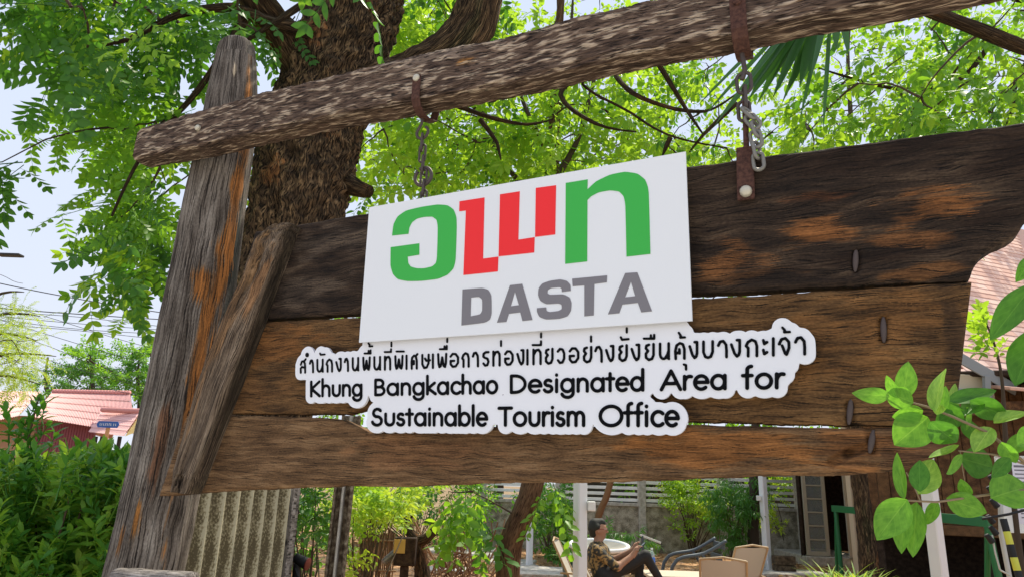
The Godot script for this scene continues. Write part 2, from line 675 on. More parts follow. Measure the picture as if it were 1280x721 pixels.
	var bt := wood(1024, 256, 61, [rgb(58, 46, 36), rgb(104, 88, 72), rgb(150, 132, 112)], [[0.35, 0.35, 0.2, 0.12, rgb(122, 88, 54), 0.6], [0.62, 0.3, 0.16, 0.12, rgb(116, 82, 50), 0.6], [0.5, 0.62, 0.1, 0.1, rgb(134, 86, 46), 0.5], [0.96, 0.45, 0.04, 0.12, rgb(34, 27, 22), 0.9], [0.5, 0.9, 0.6, 0.13, rgb(52, 44, 34), 0.8]], 26.0, 0.36, 0.0, 0.3, 0.03, 220)
	var b := part("batten", g.mesh(), wood_mat(bt, 0.5), root)
	b.set_meta("label", "grey slanting batten nailed over the plank ends")


func make_post() -> void:
	var rows := [[-0.2], [0]]
	# centre x, y and width in the photograph, on the plane of the post's axis
	var px := [[179, 721, 85], [211, 570, 82], [245, 400, 82], [268, 260, 72], [281, 190, 66], [290, 126, 59], [295, 75, 46], [296, 60, 41], [296, 57, 36]]
	var pts := []
	var rad := []
	var low := on_board(160, 800, -0.21)
	pts.append(bp(low.x - 0.22, -0.1, -0.21))
	rad.append(0.17)
	pts.append(bp(low.x - 0.10, 0.6, -0.21))
	rad.append(0.165)
	for p in px:
		var q := on_board(p[0], p[1], -0.21)
		pts.append(bp(q.x, q.y, -0.21))
		rad.append(p[2] * (EYE.distance_to(pts[-1])) / F * 0.5 * 0.92)
	var fine := spline(pts, 0.012)
	var fr := []
	for p in fine:
		var i := 0
		while i < pts.size() - 2 and p.y > pts[i + 1].y:
			i += 1
		fr.append(lerpf(rad[i], rad[i + 1], clampf((p.y - pts[i].y) / maxf(pts[i + 1].y - pts[i].y, 1e-4), 0, 1)))
	var rough := noise(8, 1.0, 3)
	var g := Geo.new()
	g.tube(fine, fr, 72, true, func(q: float, run: float) -> float:
		var x := cos(TAU * q)
		var y := sin(TAU * q)
		return 1.0 + 0.05 * rough.get_noise_3d(x * 2.0, y * 2.0, run * 0.8) + 0.035 * rough.get_noise_3d(x * 14.0, y * 14.0, run * 1.6) + 0.02 * rough.get_noise_3d(x * 34.0, y * 34.0, run * 3.0))
	for i in g.uv.size():
		g.uv[i] = Vector2(g.uv[i].y / 3.8, g.uv[i].x)
	var root := thing("timber_post", "thick upright grey timber post with orange stripped streaks beside the big tree", "post", bp(low.x - 0.2, 0.0, -0.21))
	var orange := rgb(146, 92, 44)
	# u runs up the post, v round it; the front faces v near M.post_v
	var spots := [[0.80, 0.86, 0.16, 0.035, orange, 0.9], [0.69, 0.84, 0.05, 0.05, orange, 0.95], [0.69, 0.76, 0.022, 0.05, orange, 0.95], [0.57, 0.81, 0.12, 0.03, orange, 0.9], [0.43, 0.68, 0.025, 0.02, rgb(160, 104, 48), 0.9], [0.41, 0.63, 0.015, 0.015, orange, 0.8], [0.64, 0.92, 0.14, 0.05, rgb(58, 60, 52), 0.8], [0.5, 0.72, 0.05, 0.03, rgb(96, 60, 38), 0.7], [0.965, 0.75, 0.012, 0.02, rgb(200, 180, 150), 0.9]]
	for i in spots.size():
		spots[i][1] = fposmod(spots[i][1] + M.post_v, 1.0)
	var tex := wood(2048, 512, 71, [rgb(58, 50, 43), rgb(104, 95, 86), rgb(146, 137, 126)], spots, 40.0, 0.36, 0.0, 0.3, 0.012, 700)
	part("post_shaft", g.welded(), wood_mat(tex, 0.8), root)
	# short timber across the foot of the view
	var t := Geo.new()
	var ta := bx(146, 722, 0.02)
	var tb := bx(240, 727, 0.02)
	var tp := []
	var tr := []
	for k in 25:
		tp.append(ta.lerp(tb, k / 24.0))
		tr.append(0.035)
	t.tube(tp, tr, 20, true, func(q: float, run: float) -> float: return 1.0 + 0.12 * rough.get_noise_3d(cos(TAU * q) * 3.0, sin(TAU * q) * 3.0, run * 5.0))
	for i in t.uv.size():
		t.uv[i] = Vector2(t.uv[i].y * 1.5, t.uv[i].x)
	var rail := thing("timber_rail", "short pale grey timber fixed across the foot of the grey post", "timber", (ta + tb) * 0.5)
	part("rail_body", t.welded(), M.grey_wood, rail)


func make_beam() -> void:
	var top := [[172, 164], [178, 159], [260, 134], [330, 114], [420, 93], [524, 66], [576, 56], [642, 42], [677, 32], [725, 18], [787, 4], [860, -12], [980, -36], [1180, -72], [1500, -140]]
	var low := [[170, 198], [176, 196], [243, 184], [312, 167], [420, 144], [520, 125], [642, 101], [732, 80], [801, 64], [840, 57], [920, 41], [1013, 19], [1117, 0], [1173, -12], [1500, -80]]
	var tl := []
	var ll := []
	for p in top:
		tl.append(on_board(p[0], p[1], 0.05))
	for p in low:
		ll.append(on_board(p[0], p[1], 0.05))
	var rough := noise(17, 1.0, 4)
	var g := Geo.new()
	var nl := 520
	var ns := 56
	var a0: float = tl[0].x
	var a1: float = tl[-1].x
	var girth := [0.0]                       # distance round the section, for the grain
	var sq := 0.26
	for k in ns:
		var p0 := Vector2(signf(cos(TAU * k / ns)) * pow(absf(cos(TAU * k / ns)), sq), signf(sin(TAU * k / ns)) * pow(absf(sin(TAU * k / ns)), sq))
		var p1 := Vector2(signf(cos(TAU * (k + 1) / ns)) * pow(absf(cos(TAU * (k + 1) / ns)), sq), signf(sin(TAU * (k + 1) / ns)) * pow(absf(sin(TAU * (k + 1) / ns)), sq))
		girth.append(girth[-1] + p0.distance_to(p1))
	for i in nl + 1:
		var a := lerpf(a0, a1, float(i) / nl)
		var yt := along(tl, a)
		var yb := along(ll, a)
		var cy := (yt + yb) * 0.5
		var hy := (yt - yb) * 0.5
		var hz := 0.058
		for k in ns + 1:
			var q := float(k % ns) / ns
			var c := cos(TAU * q)
			var s := sin(TAU * q)
			var x := signf(c) * pow(absf(c), sq)
			var y := signf(s) * pow(absf(s), sq)
			var bump := 1.0 + 0.07 * rough.get_noise_3d(a * 2.2, x * 1.6, y * 1.6) + 0.06 * rough.get_noise_3d(a * 9.0, x * 7.0, y * 7.0) + 0.05 * rough.get_noise_3d(a * 22.0, x * 18.0, y * 22.0)
			g.add(bp(a, cy + y * hy * bump, -0.008 + x * hz * bump), Vector2((a - a0) / 3.6, girth[k] / girth[-1]))
	for i in nl:
		for k in ns:
			g.quad(i * (ns + 1) + k, (i + 1) * (ns + 1) + k, (i + 1) * (ns + 1) + k + 1, i * (ns + 1) + k + 1)
	for e in [0, nl]:
		var ring := []
		var ruv := []
		for k in ns:
			ring.append(g.v[e * (ns + 1) + k])
			ruv.append(Vector2(0.2 + 0.02 * cos(TAU * k / ns), 0.5 + 0.2 * sin(TAU * k / ns)))
		if e == nl:
			ring.reverse()
		ring.reverse()
		g.face(ring, ruv)
	var root := thing("timber_beam", "rough flaking timber beam bolted across the top of the grey post", "beam", bp(-2.5, 3.0))
	var orange := rgb(188, 128, 62)
	var tex := wood(2048, 512, 83, [rgb(48, 37, 31), rgb(92, 74, 62), rgb(136, 116, 99), rgb(192, 172, 148)], [[0.48, 0.03, 0.010, 0.02, orange, 0.8], [0.80, 0.97, 0.015, 0.02, orange, 0.6], [0.45, 0.10, 0.04, 0.05, rgb(150, 134, 120), 0.5]], 9.0, 0.34, 1.3, 0.24, 0.02, 700)
	part("beam_body", g.welded(), wood_mat(tex, 0.9), root)
	var s := Geo.new()
	s.lathe(bx(247, 160, 0.056), [Vector2(0.0135, -0.012), Vector2(0.0135, 0.003), Vector2(0.010, 0.007), Vector2(0, 0.008)], 14, Basis(bu, bn, bu.cross(bn)))
	part("bolt", s.mesh(), M.zinc, root)


func ring_pts(c: Vector3, x: Vector3, y: Vector3, rx: float, ry: float, straight: float, from := 0.0, to := 1.0, n := 20) -> Array:
	var out := []
	for k in n + (0 if to - from >= 1.0 else 1):
		var a := TAU * lerpf(from, to, float(k) / n)
		out.append(c + x * cos(a) * rx + y * (sin(a) * ry + signf(sin(a)) * straight))
	return out

func chain_link(root: Node3D, c: Vector3, ax: Vector3, side: Vector3, half: float, wide: float, r: float, m: Material) -> void:
	var g := Geo.new()
	g.tube(ring_pts(c, side.normalized(), ax.normalized(), wide, wide, half - wide), [r], 8, false, null, true)
	part("chain_link", g.welded(), m, root)

func strap(root: Node3D, x0: float, top: float, low: float, wide: float) -> void:
	# flat iron bent over the beam: down its front, under it
	var g := Geo.new()
	var p := on_board(x0, top, 0.06)
	var q := on_board(x0, low, 0.06)
	var prof := [[p.y + 0.012, 0.066], [q.y + 0.03, 0.064], [q.y + 0.006, 0.05], [q.y - 0.012, 0.02], [q.y - 0.014, -0.02], [q.y + 0.0, -0.06], [q.y + 0.05, -0.074], [p.y, -0.074]]
	for k in prof.size() - 1:
		var m0 := bp(p.x, prof[k][0], prof[k][1])
		var m1 := bp(p.x, prof[k + 1][0], prof[k + 1][1])
		g.bar(m0, m1 + (m1 - m0).normalized() * 0.002, wide, 0.005, (m1 - m0).cross(bu), 0.001)
	part("strap", g.mesh(), M.rust, root)
	var s := Geo.new()
	s.lathe(bp(p.x, p.y, 0.066), [Vector2(0.014, -0.002), Vector2(0.014, 0.005), Vector2(0.011, 0.009), Vector2(0.0, 0.010)], 14, Basis(bu, bn, bu.cross(bn)))
	part("bolt", s.mesh(), M.zinc if top > 50 else M.rust, root)

func make_hangers() -> void:
	var up := Vector3.UP
	var group := "chain hangers between beam and signboard"
	# hanger over the white panel
	var root := thing("chain_hanger", "dark iron strap and chain with open hook above the white panel", "chain", bx(524, 140, 0.0), group)
	strap(root, 522, 99, 133, 0.034)
	var o := 0.0
	var c := bx(527, 146, o)
	var g := Geo.new()
	g.tube([bx(525, 128, o), bx(527, 142, o), bx(528, 152, o), bx(526, 157, o)] + ring_pts(bx(528, 166, o), bu, up, 0.024, 0.024, 0.0, 0.42, 1.16, 18), [0.0055], 8)
	part("hook", g.welded(), M.iron, root)
	var ys := [177, 191, 205]
	for k in 3:
		chain_link(root, bx(527.5 + 0.5 * k, ys[k] + 1, o), up, bu if k % 2 else (bn * 0.9 + bu * 0.45), 0.034, 0.0125, 0.0045, M.iron)
	g = Geo.new()
	g.tube(ring_pts(bx(529, 221, o), bu, up, 0.034, 0.034, 0.0, -0.62, 0.33, 22), [0.0065], 8)
	part("hook", g.welded(), M.iron, root)
	for k in 4:
		chain_link(root, bx(529.5, 222 + 13 * k, o + 0.002), up, (bn * 0.9 + bu * 0.4) if k % 2 else bu, 0.03, 0.012, 0.0045, M.iron)
	g = Geo.new()
	g.bar(bx(530, 262, 0.012), bx(531, 300, 0.012), 0.034, 0.006, bn)
	part("end_plate", g.mesh(), M.rust, root)
	# hanger beside the white panel
	root = thing("chain_hanger", "rusty strap and chain with a loose tail of pale links beside the white panel", "chain", bx(926, 60, 0.0), group)
	strap(root, 922, 4, 48, 0.046)
	g = Geo.new()
	g.tube([bx(925, 42, o), bx(926, 60, o), bx(929, 76, o), bx(931, 88, o), bx(929, 96, o), bx(927, 100, o)], [0.0075], 8)
	part("hook", g.welded(), M.iron, root)
	chain_link(root, bx(930, 104, 0.0), up, bu, 0.034, 0.02, 0.0055, M.iron)
	chain_link(root, bx(931, 122, 0.004), up, bn + bu * 0.3, 0.036, 0.014, 0.0055, M.iron)
	chain_link(root, bx(930, 139, 0.0), up, bu, 0.032, 0.016, 0.0055, M.iron)
	g = Geo.new()
	g.tube([bx(931, 128, 0.004), bx(932, 150, 0.008), bx(933, 186, 0.012)], [0.0085], 10)
	part("rod", g.welded(), M.rust, root)
	var tail := [[936, 142, 0.75, -1.0], [941, 152, 0.6, -1.0], [945, 162, 0.25, -1.0], [945, 174, 0.15, -1.0], [946, 188, 0.1, -1], [948, 202, 0.05, -1]]
	for k in tail.size():
		var ax: Vector3 = (bu * tail[k][2] + up * tail[k][3]).normalized()
		var side: Vector3 = ax.cross(bn).normalized() if k % 2 else (bn * 0.85 + ax.cross(bn).normalized() * 0.5)
		chain_link(root, bx(tail[k][0], tail[k][1], 0.024), ax, side, 0.026, 0.0135, 0.0055, M.steel)
	g = Geo.new()
	g.bar(bx(931, 184, 0.012), bx(932.5, 250, 0.012), 0.047, 0.009, bn)
	part("end_plate", g.mesh(), M.rust, root)
	g = Geo.new()
	g.lathe(bx(932.5, 240, 0.016), [Vector2(0.0165, -0.002), Vector2(0.0165, 0.008), Vector2(0.012, 0.014), Vector2(0, 0.015)], 14, Basis(bu, bn, bu.cross(bn)))
	part("bolt", g.mesh(), M.zinc, root)


# cut a polygon with one hole in two along a vertical line through the hole
func holed(outer: PackedVector2Array, hole: PackedVector2Array) -> Array:
	var cx := 0.0
	for p in hole:
		cx += p.x
	cx /= hole.size()
	var out := []
	for r in [PackedVector2Array([Vector2(-99, -99), Vector2(cx, -99), Vector2(cx, 99), Vector2(-99, 99)]), PackedVector2Array([Vector2(cx, -99), Vector2(99, -99), Vector2(99, 99), Vector2(cx, 99)])]:
		for h in Geometry2D.intersect_polygons(outer, r):
			out += Geometry2D.clip_polygons(h, hole)
	return out

const PANEL := 0.05                                    # front of the white panel before the planks

func logo_poly(pts: Array) -> PackedVector2Array:      # from a 2.884 times enlarged view of the photograph
	var out := PackedVector2Array()
	for p in pts:
		out.append(on_board(440.0 + p[0] / 2.884, 180.0 + p[1] / 2.884, PANEL))
	return out

# round the corners of a traced curve once
func smoother(pts: Array, keep: Array) -> Array:
	var out := []
	for i in pts.size():
		var a: Array = pts[(i + pts.size() - 1) % pts.size()]
		var b: Array = pts[i]
		var c: Array = pts[(i + 1) % pts.size()]
		if i in keep:
			out.append(b)
		else:
			for t in [-0.28, 0.0, 0.28]:
				var o: Array = a if t < 0 else c
				var k := absf(t)
				var p := Vector2(lerpf(b[0], o[0], k), lerpf(b[1], o[1], k))
				if t == 0.0:
					p = Vector2(b[0], b[1]) * 0.9 + Vector2(a[0] + c[0], a[1] + c[1]) * 0.05
				out.append([p.x, p.y])
	return out

func make_panel() -> void:
	var cor := [on_board(461.5, 259.5, PANEL), on_board(857, 189.7, PANEL), on_board(865.4, 400.5, PANEL), on_board(448.7, 427.6, PANEL)]
	var c: Vector2 = (cor[0] + cor[1] + cor[2] + cor[3]) * 0.25
	var root := thing("white_sign_panel", "white rectangular sign panel with green and red emblem and grey capitals", "sign", bp(c.x, c.y, PANEL))
	var g := Geo.new()
	var poly := PackedVector2Array([cor[3], cor[2], cor[1], cor[0]])
	g.prism(poly, bp, PANEL - 0.006, PANEL)
	part("panel_sheet", g.mesh(), M.sign_white, root)
	for q in [[0.12, 0.3], [0.88, 0.3], [0.12, 0.8], [0.88, 0.8]]:
		var p: Vector2 = cor[0].lerp(cor[1], q[0]).lerp(cor[3].lerp(cor[2], q[0]), q[1])
		g = Geo.new()
		g.tube([bp(p.x, p.y, -0.004), bp(p.x, p.y, PANEL - 0.006)], [0.012], 10)
		part("standoff", g.mesh(), M.zinc, root)
	var mark := func(called: String, polys: Array, m: Material, label: String) -> void:
		var gg := Geo.new()
		for p in polys:
			gg.prism(p, bp, PANEL + 0.0003, PANEL + 0.0014)
		part(called, gg.mesh(), m, root).set_meta("label", label)
	var o := [[145, 331], [150, 290], [165, 262], [195, 241], [250, 228], [310, 219], [345, 222], [367, 237], [377, 265], [378, 300], [374, 420], [366, 450], [345, 472], [310, 487], [250, 494], [200, 495], [165, 488], [148, 470], [139, 440], [140, 373], [243, 359], [243, 400], [201, 407], [203, 430], [212, 443], [235, 449], [260, 449], [290, 442], [303, 430], [307, 410], [310, 300], [306, 275], [290, 263], [260, 264], [235, 270], [217, 283], [207, 302], [204, 325]]
	mark.call("emblem_letter", [logo_poly(smoother(o, [0, 19, 20, 21, 22, 37]))], M.green, "rounded green letter with an open side")
	mark.call("emblem_letter", [logo_poly([[388, 208], [478, 194], [473, 414], [528, 407], [526, 460], [402, 473], [411, 241], [387, 244]]), logo_poly([[534, 183], [605, 172], [600, 346], [659, 337], [657, 392], [529, 406]]), logo_poly([[663, 160], [736, 150], [733, 327], [660.5, 336]])], M.red, "red stepped letter of three uprights")
	var n := [[771, 142], [850, 129], [849, 165], [880, 136], [930, 112], [985, 101], [1030, 108], [1058, 130], [1070, 165], [1076, 397], [990, 407], [986, 220], [980, 190], [963, 172], [930, 168], [890, 175], [862, 190], [849, 203], [848, 424], [769, 433]]
	mark.call("emblem_letter", [logo_poly(smoother(n, [0, 1, 2, 9, 10, 17, 18, 19]))], M.green, "green arched letter")
	mark.call("letter", holed(logo_poly(smoother([[399, 524], [470, 518], [492, 525], [503, 545], [504, 610], [498, 632], [480, 643], [395, 653]], [0, 7])), logo_poly(smoother([[430, 553], [458, 550], [470, 560], [470, 600], [463, 613], [428, 620]], [0, 5]))), M.grey_print, "grey capital D")
	mark.call("letter", holed(logo_poly([[523, 643], [570, 509], [614, 504], [651, 633], [615, 637], [607, 606], [566, 611], [557, 640]]), logo_poly([[573, 584], [588, 532], [602, 580]])), M.grey_print, "grey capital A")
	var s := [[789, 529], [757, 533], [756, 521], [748, 516], [718, 519], [706, 526], [705, 538], [714, 543], [762, 541], [785, 552], [792, 572], [790, 600], [778, 620], [750, 629], [700, 632], [676, 623], [667, 604], [667, 591], [700, 588], [702, 601], [713, 605], [745, 601], [757, 594], [756, 579], [745, 574], [700, 577], [679, 565], [671, 545], [673, 520], [686, 503], [715, 493], [752, 488], [776, 494], [788, 508]]
	mark.call("letter", [logo_poly(smoother(s, [0, 1, 17, 18]))], M.grey_print, "grey capital S")
	mark.call("letter", [logo_poly([[794, 486], [920, 474], [919, 499], [874, 505], [872, 617], [838, 620], [838, 510], [796, 513]])], M.grey_print, "grey capital T")
	mark.call("letter", holed(logo_poly([[923, 613], [985, 466], [1029, 463], [1082, 602], [1043, 606], [1031, 572], [975, 578], [964, 609]]), logo_poly([[985, 552], [1006, 496], [1021, 548]])), M.grey_print, "grey last capital A")


# a plate round strokes: every place nearer than rad(segment) to a stroke, drawn on a grid and pulled out
func stroke_plate(segs: Array, rad: float, cell: float, z0: float, z1: float) -> Geo:
	var lo := Vector2(1e9, 1e9)
	var hi := -lo
	for s in segs:
		for p in s:
			lo = lo.min(p)
			hi = hi.max(p)
	lo -= Vector2.ONE * (rad + cell * 2.0)
	hi += Vector2.ONE * (rad + cell * 2.0)
	var nx := int((hi.x - lo.x) / cell) + 2
	var ny := int((hi.y - lo.y) / cell) + 2
	var d := PackedFloat32Array()
	d.resize(nx * ny)
	d.fill(1e3)
	for s in segs:
		var m: Vector2 = s[0].min(s[1]) - Vector2.ONE * (rad + 1.5 * cell) - lo
		var n: Vector2 = s[0].max(s[1]) + Vector2.ONE * (rad + 1.5 * cell) - lo
		for j in range(maxi(0, int(m.y / cell)), mini(ny, int(n.y / cell) + 2)):
			for i in range(maxi(0, int(m.x / cell)), mini(nx, int(n.x / cell) + 2)):
				var p := lo + Vector2(i, j) * cell
				var q := p.distance_to(Geometry2D.get_closest_point_to_segment(p, s[0], s[1])) - rad
				if q < d[j * nx + i]:
					d[j * nx + i] = q
	var g := Geo.new()
	var put := func(p: Vector2, z: float) -> int: return g.add(bp(p.x, p.y, z), p)
	for j in ny - 1:
		var run := -1
		for i in nx:
			var full := i < nx - 1 and d[j * nx + i] < 0 and d[j * nx + i + 1] < 0 and d[(j + 1) * nx + i] < 0 and d[(j + 1) * nx + i + 1] < 0
			if full:
				if run < 0:
					run = i
				continue
			if run >= 0:
				var a := lo + Vector2(run, j) * cell
				var b := lo + Vector2(i, j + 1) * cell
				g.quad(put.call(a, z1), put.call(Vector2(b.x, a.y), z1), put.call(b, z1), put.call(Vector2(a.x, b.y), z1))
				g.quad(put.call(Vector2(a.x, b.y), z0), put.call(b, z0), put.call(Vector2(b.x, a.y), z0), put.call(a, z0))
				run = -1
			if i == nx - 1:
				continue
			var cs := [Vector2i(i, j), Vector2i(i + 1, j), Vector2i(i + 1, j + 1), Vector2i(i, j + 1)]
			var poly := []
			var cut := []
			for k in 4:
				var p: Vector2i = cs[k]
				var q: Vector2i = cs[(k + 1) % 4]
				var dp := d[p.y * nx + p.x]
				var dq := d[q.y * nx + q.x]
				if dp < 0:
					poly.append(lo + Vector2(p) * cell)
				if (dp < 0) != (dq < 0):
					var x := lo + Vector2(p).lerp(Vector2(q), dp / (dp - dq)) * cell
					poly.append(x)
					cut.append([x, dp < 0])
			if poly.size() < 3:
				continue
			var f := []
			var b2 := []
			for p in poly:
				f.append(bp(p.x, p.y, z1))
				b2.append(bp(p.x, p.y, z0))
			b2.reverse()
			g.face(f)
			g.face(b2)
			for k in range(0, cut.size(), 2):
				# leaving point first, then the coming point: outside lies between them
				var e0: Vector2 = cut[k][0] if cut[k][1] else cut[(k + 1) % cut.size()][0]
				var e1: Vector2 = cut[(k + 1) % cut.size()][0] if cut[k][1] else cut[k][0]
				g.face([bp(e0.x, e0.y, z1), bp(e0.x, e0.y, z0), bp(e1.x, e1.y, z0), bp(e1.x, e1.y, z1)])
	return g

func arc(cx: float, cy: float, rx: float, ry: float, a0: float, a1: float, n := 10) -> Array:
	var out := []
	for k in n + 1:
		var a := deg_to_rad(lerpf(a0, a1, float(k) / n))
		out.append([cx + rx * cos(a), cy + ry * sin(a)])
	return out

# strokes in a box one capital high; [advance, stroke, stroke ...]
func latin(ch: String) -> Array:
	var x := 0.70
	match ch:
		"K": return [0.66, [[0.08, 0], [0.08, 1]], [[0.6, 1], [0.1, 0.5], [0.62, 0]]]
		"B": return [0.62, [[0.08, 0], [0.08, 1]], [[0.08, 1], [0.28, 1]] + arc(0.28, 0.76, 0.22, 0.24, 90, -90, 8) + [[0.08, 0.53]], [[0.3, 0.53]] + arc(0.3, 0.265, 0.26, 0.265, 90, -90, 8) + [[0.08, 0]]]
		"D": return [0.78, [[0.08, 0], [0.08, 1], [0.24, 1]] + arc(0.24, 0.5, 0.48, 0.5, 90, -90, 14) + [[0.08, 0]]]
		"A": return [0.82, [[0.02, 0], [0.41, 1.02], [0.8, 0]], [[0.17, 0.33], [0.65, 0.33]]]
		"S": return [0.6, arc(0.3, 0.77, 0.21, 0.25, 35, 250, 10) + arc(0.28, 0.26, 0.25, 0.28, 80, -165, 12)]
		"T": return [0.6, [[0.0, 0.98], [0.6, 0.98]], [[0.3, 0.98], [0.3, 0]]]
		"O": return [1.04, arc(0.52, 0.5, 0.47, 0.51, 0, 360, 28)]
		"a": return [0.72, arc(0.34, 0.35, 0.28, 0.36, 0, 360, 20), [[0.63, x], [0.63, 0]]]
		"b": return [0.72, arc(0.38, 0.35, 0.28, 0.36, 0, 360, 20), [[0.08, 1.15], [0.08, 0]]]
		"c": return [0.58, arc(0.36, 0.35, 0.29, 0.36, 45, 315, 16)]
		"d": return [0.72, arc(0.34, 0.35, 0.28, 0.36, 0, 360, 20), [[0.63, 1.15], [0.63, 0]]]
		"e": return [0.66, [[0.06, 0.36], [0.62, 0.36]] + arc(0.34, 0.35, 0.28, 0.36, 0, 312, 18)]
		"f": return [0.38, [[0.16, 0], [0.16, 0.95]] + arc(0.32, 0.97, 0.16, 0.17, 180, 90, 5), [[0.0, 0.66], [0.34, 0.66]]]
		"g": return [0.72, arc(0.34, 0.35, 0.28, 0.36, 0, 360, 20), [[0.63, x], [0.63, -0.08]] + arc(0.35, -0.08, 0.28, 0.27, 0, -165, 10)]
		"h": return [0.62, [[0.08, 0], [0.08, 1.15]], [[0.08, 0.42]] + arc(0.31, 0.44, 0.22, 0.27, 165, 0, 8) + [[0.53, 0]]]
		"i": return [0.2, [[0.09, 0], [0.09, x]], [[0.09, 0.97], [0.09, 0.99]]]
		"k": return [0.58, [[0.08, 0], [0.08, 1.15]], [[0.5, x], [0.12, 0.36], [0.56, 0]]]
		"l": return [0.2, [[0.09, 0], [0.09, 1.15]]]
		"m": return [0.98, [[0.08, 0], [0.08, x]], [[0.08, 0.42]] + arc(0.29, 0.44, 0.2, 0.27, 165, 0, 8) + [[0.49, 0]], [[0.49, 0.42]] + arc(0.69, 0.44, 0.2, 0.27, 165, 0, 8) + [[0.89, 0]]]
		"n": return [0.62, [[0.08, 0], [0.08, x]], [[0.08, 0.42]] + arc(0.31, 0.44, 0.22, 0.27, 165, 0, 8) + [[0.53, 0]]]
		"o": return [0.7, arc(0.35, 0.35, 0.29, 0.36, 0, 360, 20)]
		"r": return [0.38, [[0.08, 0], [0.08, x]], [[0.08, 0.42]] + arc(0.3, 0.42, 0.2, 0.28, 160, 70, 6)]
		"s": return [0.48, arc(0.24, 0.53, 0.16, 0.17, 40, 250, 8) + arc(0.23, 0.18, 0.19, 0.19, 80, -160, 8)]
		"t": return [0.38, [[0.18, 0], [0.18, 0.97]], [[0.0, 0.68], [0.36, 0.68]]]
		"u": return [0.62, [[0.08, x], [0.08, 0.26]] + arc(0.31, 0.26, 0.23, 0.27, 180, 360, 10) + [[0.54, x]]]
	return [0.3]

# the Thai line, letters without loops; strokes in a box 1 wide and 1 high. Tone and vowel signs stand above 1
func thai(ch: String) -> Array:
	match ch:
		"so": return [[[0.1, 0.0], [0.08, 0.35], [0.3, 0.48], [0.62, 0.42]], [[0.1, 0.66], [0.3, 0.92], [0.6, 0.95], [0.85, 0.75], [0.9, 0.5], [0.9, 0]], [[0.72, 0.92], [1.0, 1.1]]]
		"aa": return [[[0.05, 0.72], [0.25, 0.95], [0.6, 0.98], [0.9, 0.75], [0.95, 0.4], [0.95, 0]]]
		"no": return [[[0.08, 1], [0.08, 0.35]] + arc(0.42, 0.36, 0.34, 0.33, 180, 300, 7) + [[0.8, 0.3], [0.92, 0.55]], [[0.92, 1], [0.92, 0.05]], [[0.72, 0.12], [0.95, 0.02]]]
		"ko": return [[[0.22, 0], [0.22, 0.5], [0.05, 0.62], [0.2, 0.85], [0.5, 0.98], [0.8, 0.88], [0.92, 0.6], [0.92, 0]]]
		"ngo": return [[[0.0, 0.75], [0.35, 0.2], [0.6, 0.02], [0.82, 0.1], [0.92, 0.3], [0.92, 1.0], [0.62, 1.0]]]
		"pho": return [[[0.06, 1], [0.1, 0.3], [0.2, 0.04], [0.34, 0.12], [0.5, 0.75], [0.66, 0.12], [0.8, 0.04], [0.9, 0.3], [0.94, 1]]]
		"tho": return [[[0.1, 1], [0.1, 0]], [[0.1, 0.62], [0.4, 0.95], [0.7, 0.98], [0.9, 0.8], [0.92, 0.5], [0.92, 0]]]
		"e": return [[[0.5, 1], [0.5, 0]]]
		"so2": return [[[0.12, 0], [0.08, 0.5], [0.2, 0.85], [0.5, 0.98], [0.75, 0.9], [0.9, 0.6], [0.9, 0]], [[0.12, 0.36], [0.45, 0.34], [0.45, 0.58]], [[0.7, 0.92], [1.0, 1.08]]]
		"so3": return [[[0.06, 1], [0.06, 0.3], [0.3, 0.02], [0.65, 0.06], [0.88, 0.35], [0.9, 1]], [[0.42, 0.72], [0.6, 0.55], [1.08, 0.58]]]
		"o": return [[[0.06, 0.78], [0.3, 0.97], [0.66, 0.95], [0.93, 0.7], [0.93, 0.3], [0.66, 0.05], [0.3, 0.03], [0.07, 0.22], [0.06, 0.46], [0.48, 0.46]]]
		"ro": return [[[0.92, 0.98], [0.5, 0.98], [0.14, 0.88], [0.1, 0.68], [0.35, 0.58], [0.75, 0.52], [0.92, 0.3], [0.75, 0.06], [0.4, 0.02], [0.12, 0.18]]]
		"yo": return [[[0.42, 0.97], [0.14, 0.92], [0.08, 0.74], [0.32, 0.58], [0.08, 0.4], [0.1, 0.15], [0.4, 0.0], [0.75, 0.06], [0.92, 0.3], [0.92, 1]]]
		"wo": return [[[0.05, 0.8], [0.35, 0.97], [0.72, 0.92], [0.93, 0.65], [0.93, 0.3], [0.7, 0.05], [0.35, 0.02], [0.08, 0.2]]]
		"kho": return [[[0.12, 0], [0.08, 0.5], [0.2, 0.85], [0.5, 0.98], [0.78, 0.9], [0.92, 0.6], [0.92, 0]], [[0.12, 0.4], [0.48, 0.34], [0.45, 0.6]]]
		"bo": return [[[0.08, 1], [0.08, 0.35], [0.25, 0.06], [0.5, 0.0], [0.75, 0.06], [0.92, 0.35], [0.92, 1]]]
		"a": return [[[0.1, 0.92], [0.3, 0.7], [0.9, 0.8]], [[0.1, 0.34], [0.3, 0.1], [0.9, 0.2]]]
		"cho": return [[[0.05, 0.65], [0.25, 0.92], [0.6, 0.98], [0.9, 0.75], [0.92, 0.4], [0.7, 0.02], [0.58, 0.08], [0.32, 0.55]]]
		"am": return [arc(0.5, 0.5, 0.45, 0.45, 0, 360, 10)]
		"han": return [[[0.0, 0.9], [0.15, 0.3], [1.0, 0.45]]]
		"ii": return [[[0.0, 0.1], [0.95, 0.1], [0.95, 0.9]]]
		"i": return [[[0.0, 0.2], [1.0, 0.2]]]
		"ue": return [[[0.0, 0.1], [0.98, 0.1], [0.98, 0.95]], [[0.66, 0.1], [0.66, 0.85]]]
		"ek": return [[[0.5, 0], [0.5, 1]]]
		"thoe": return [[[0.0, 1.0], [0.3, 0.55], [0.25, 0.1], [1.0, 0.15]]]
		"u": return [[[0.1, 0.95], [0.85, 0.85], [0.85, 0.0]]]
	return []

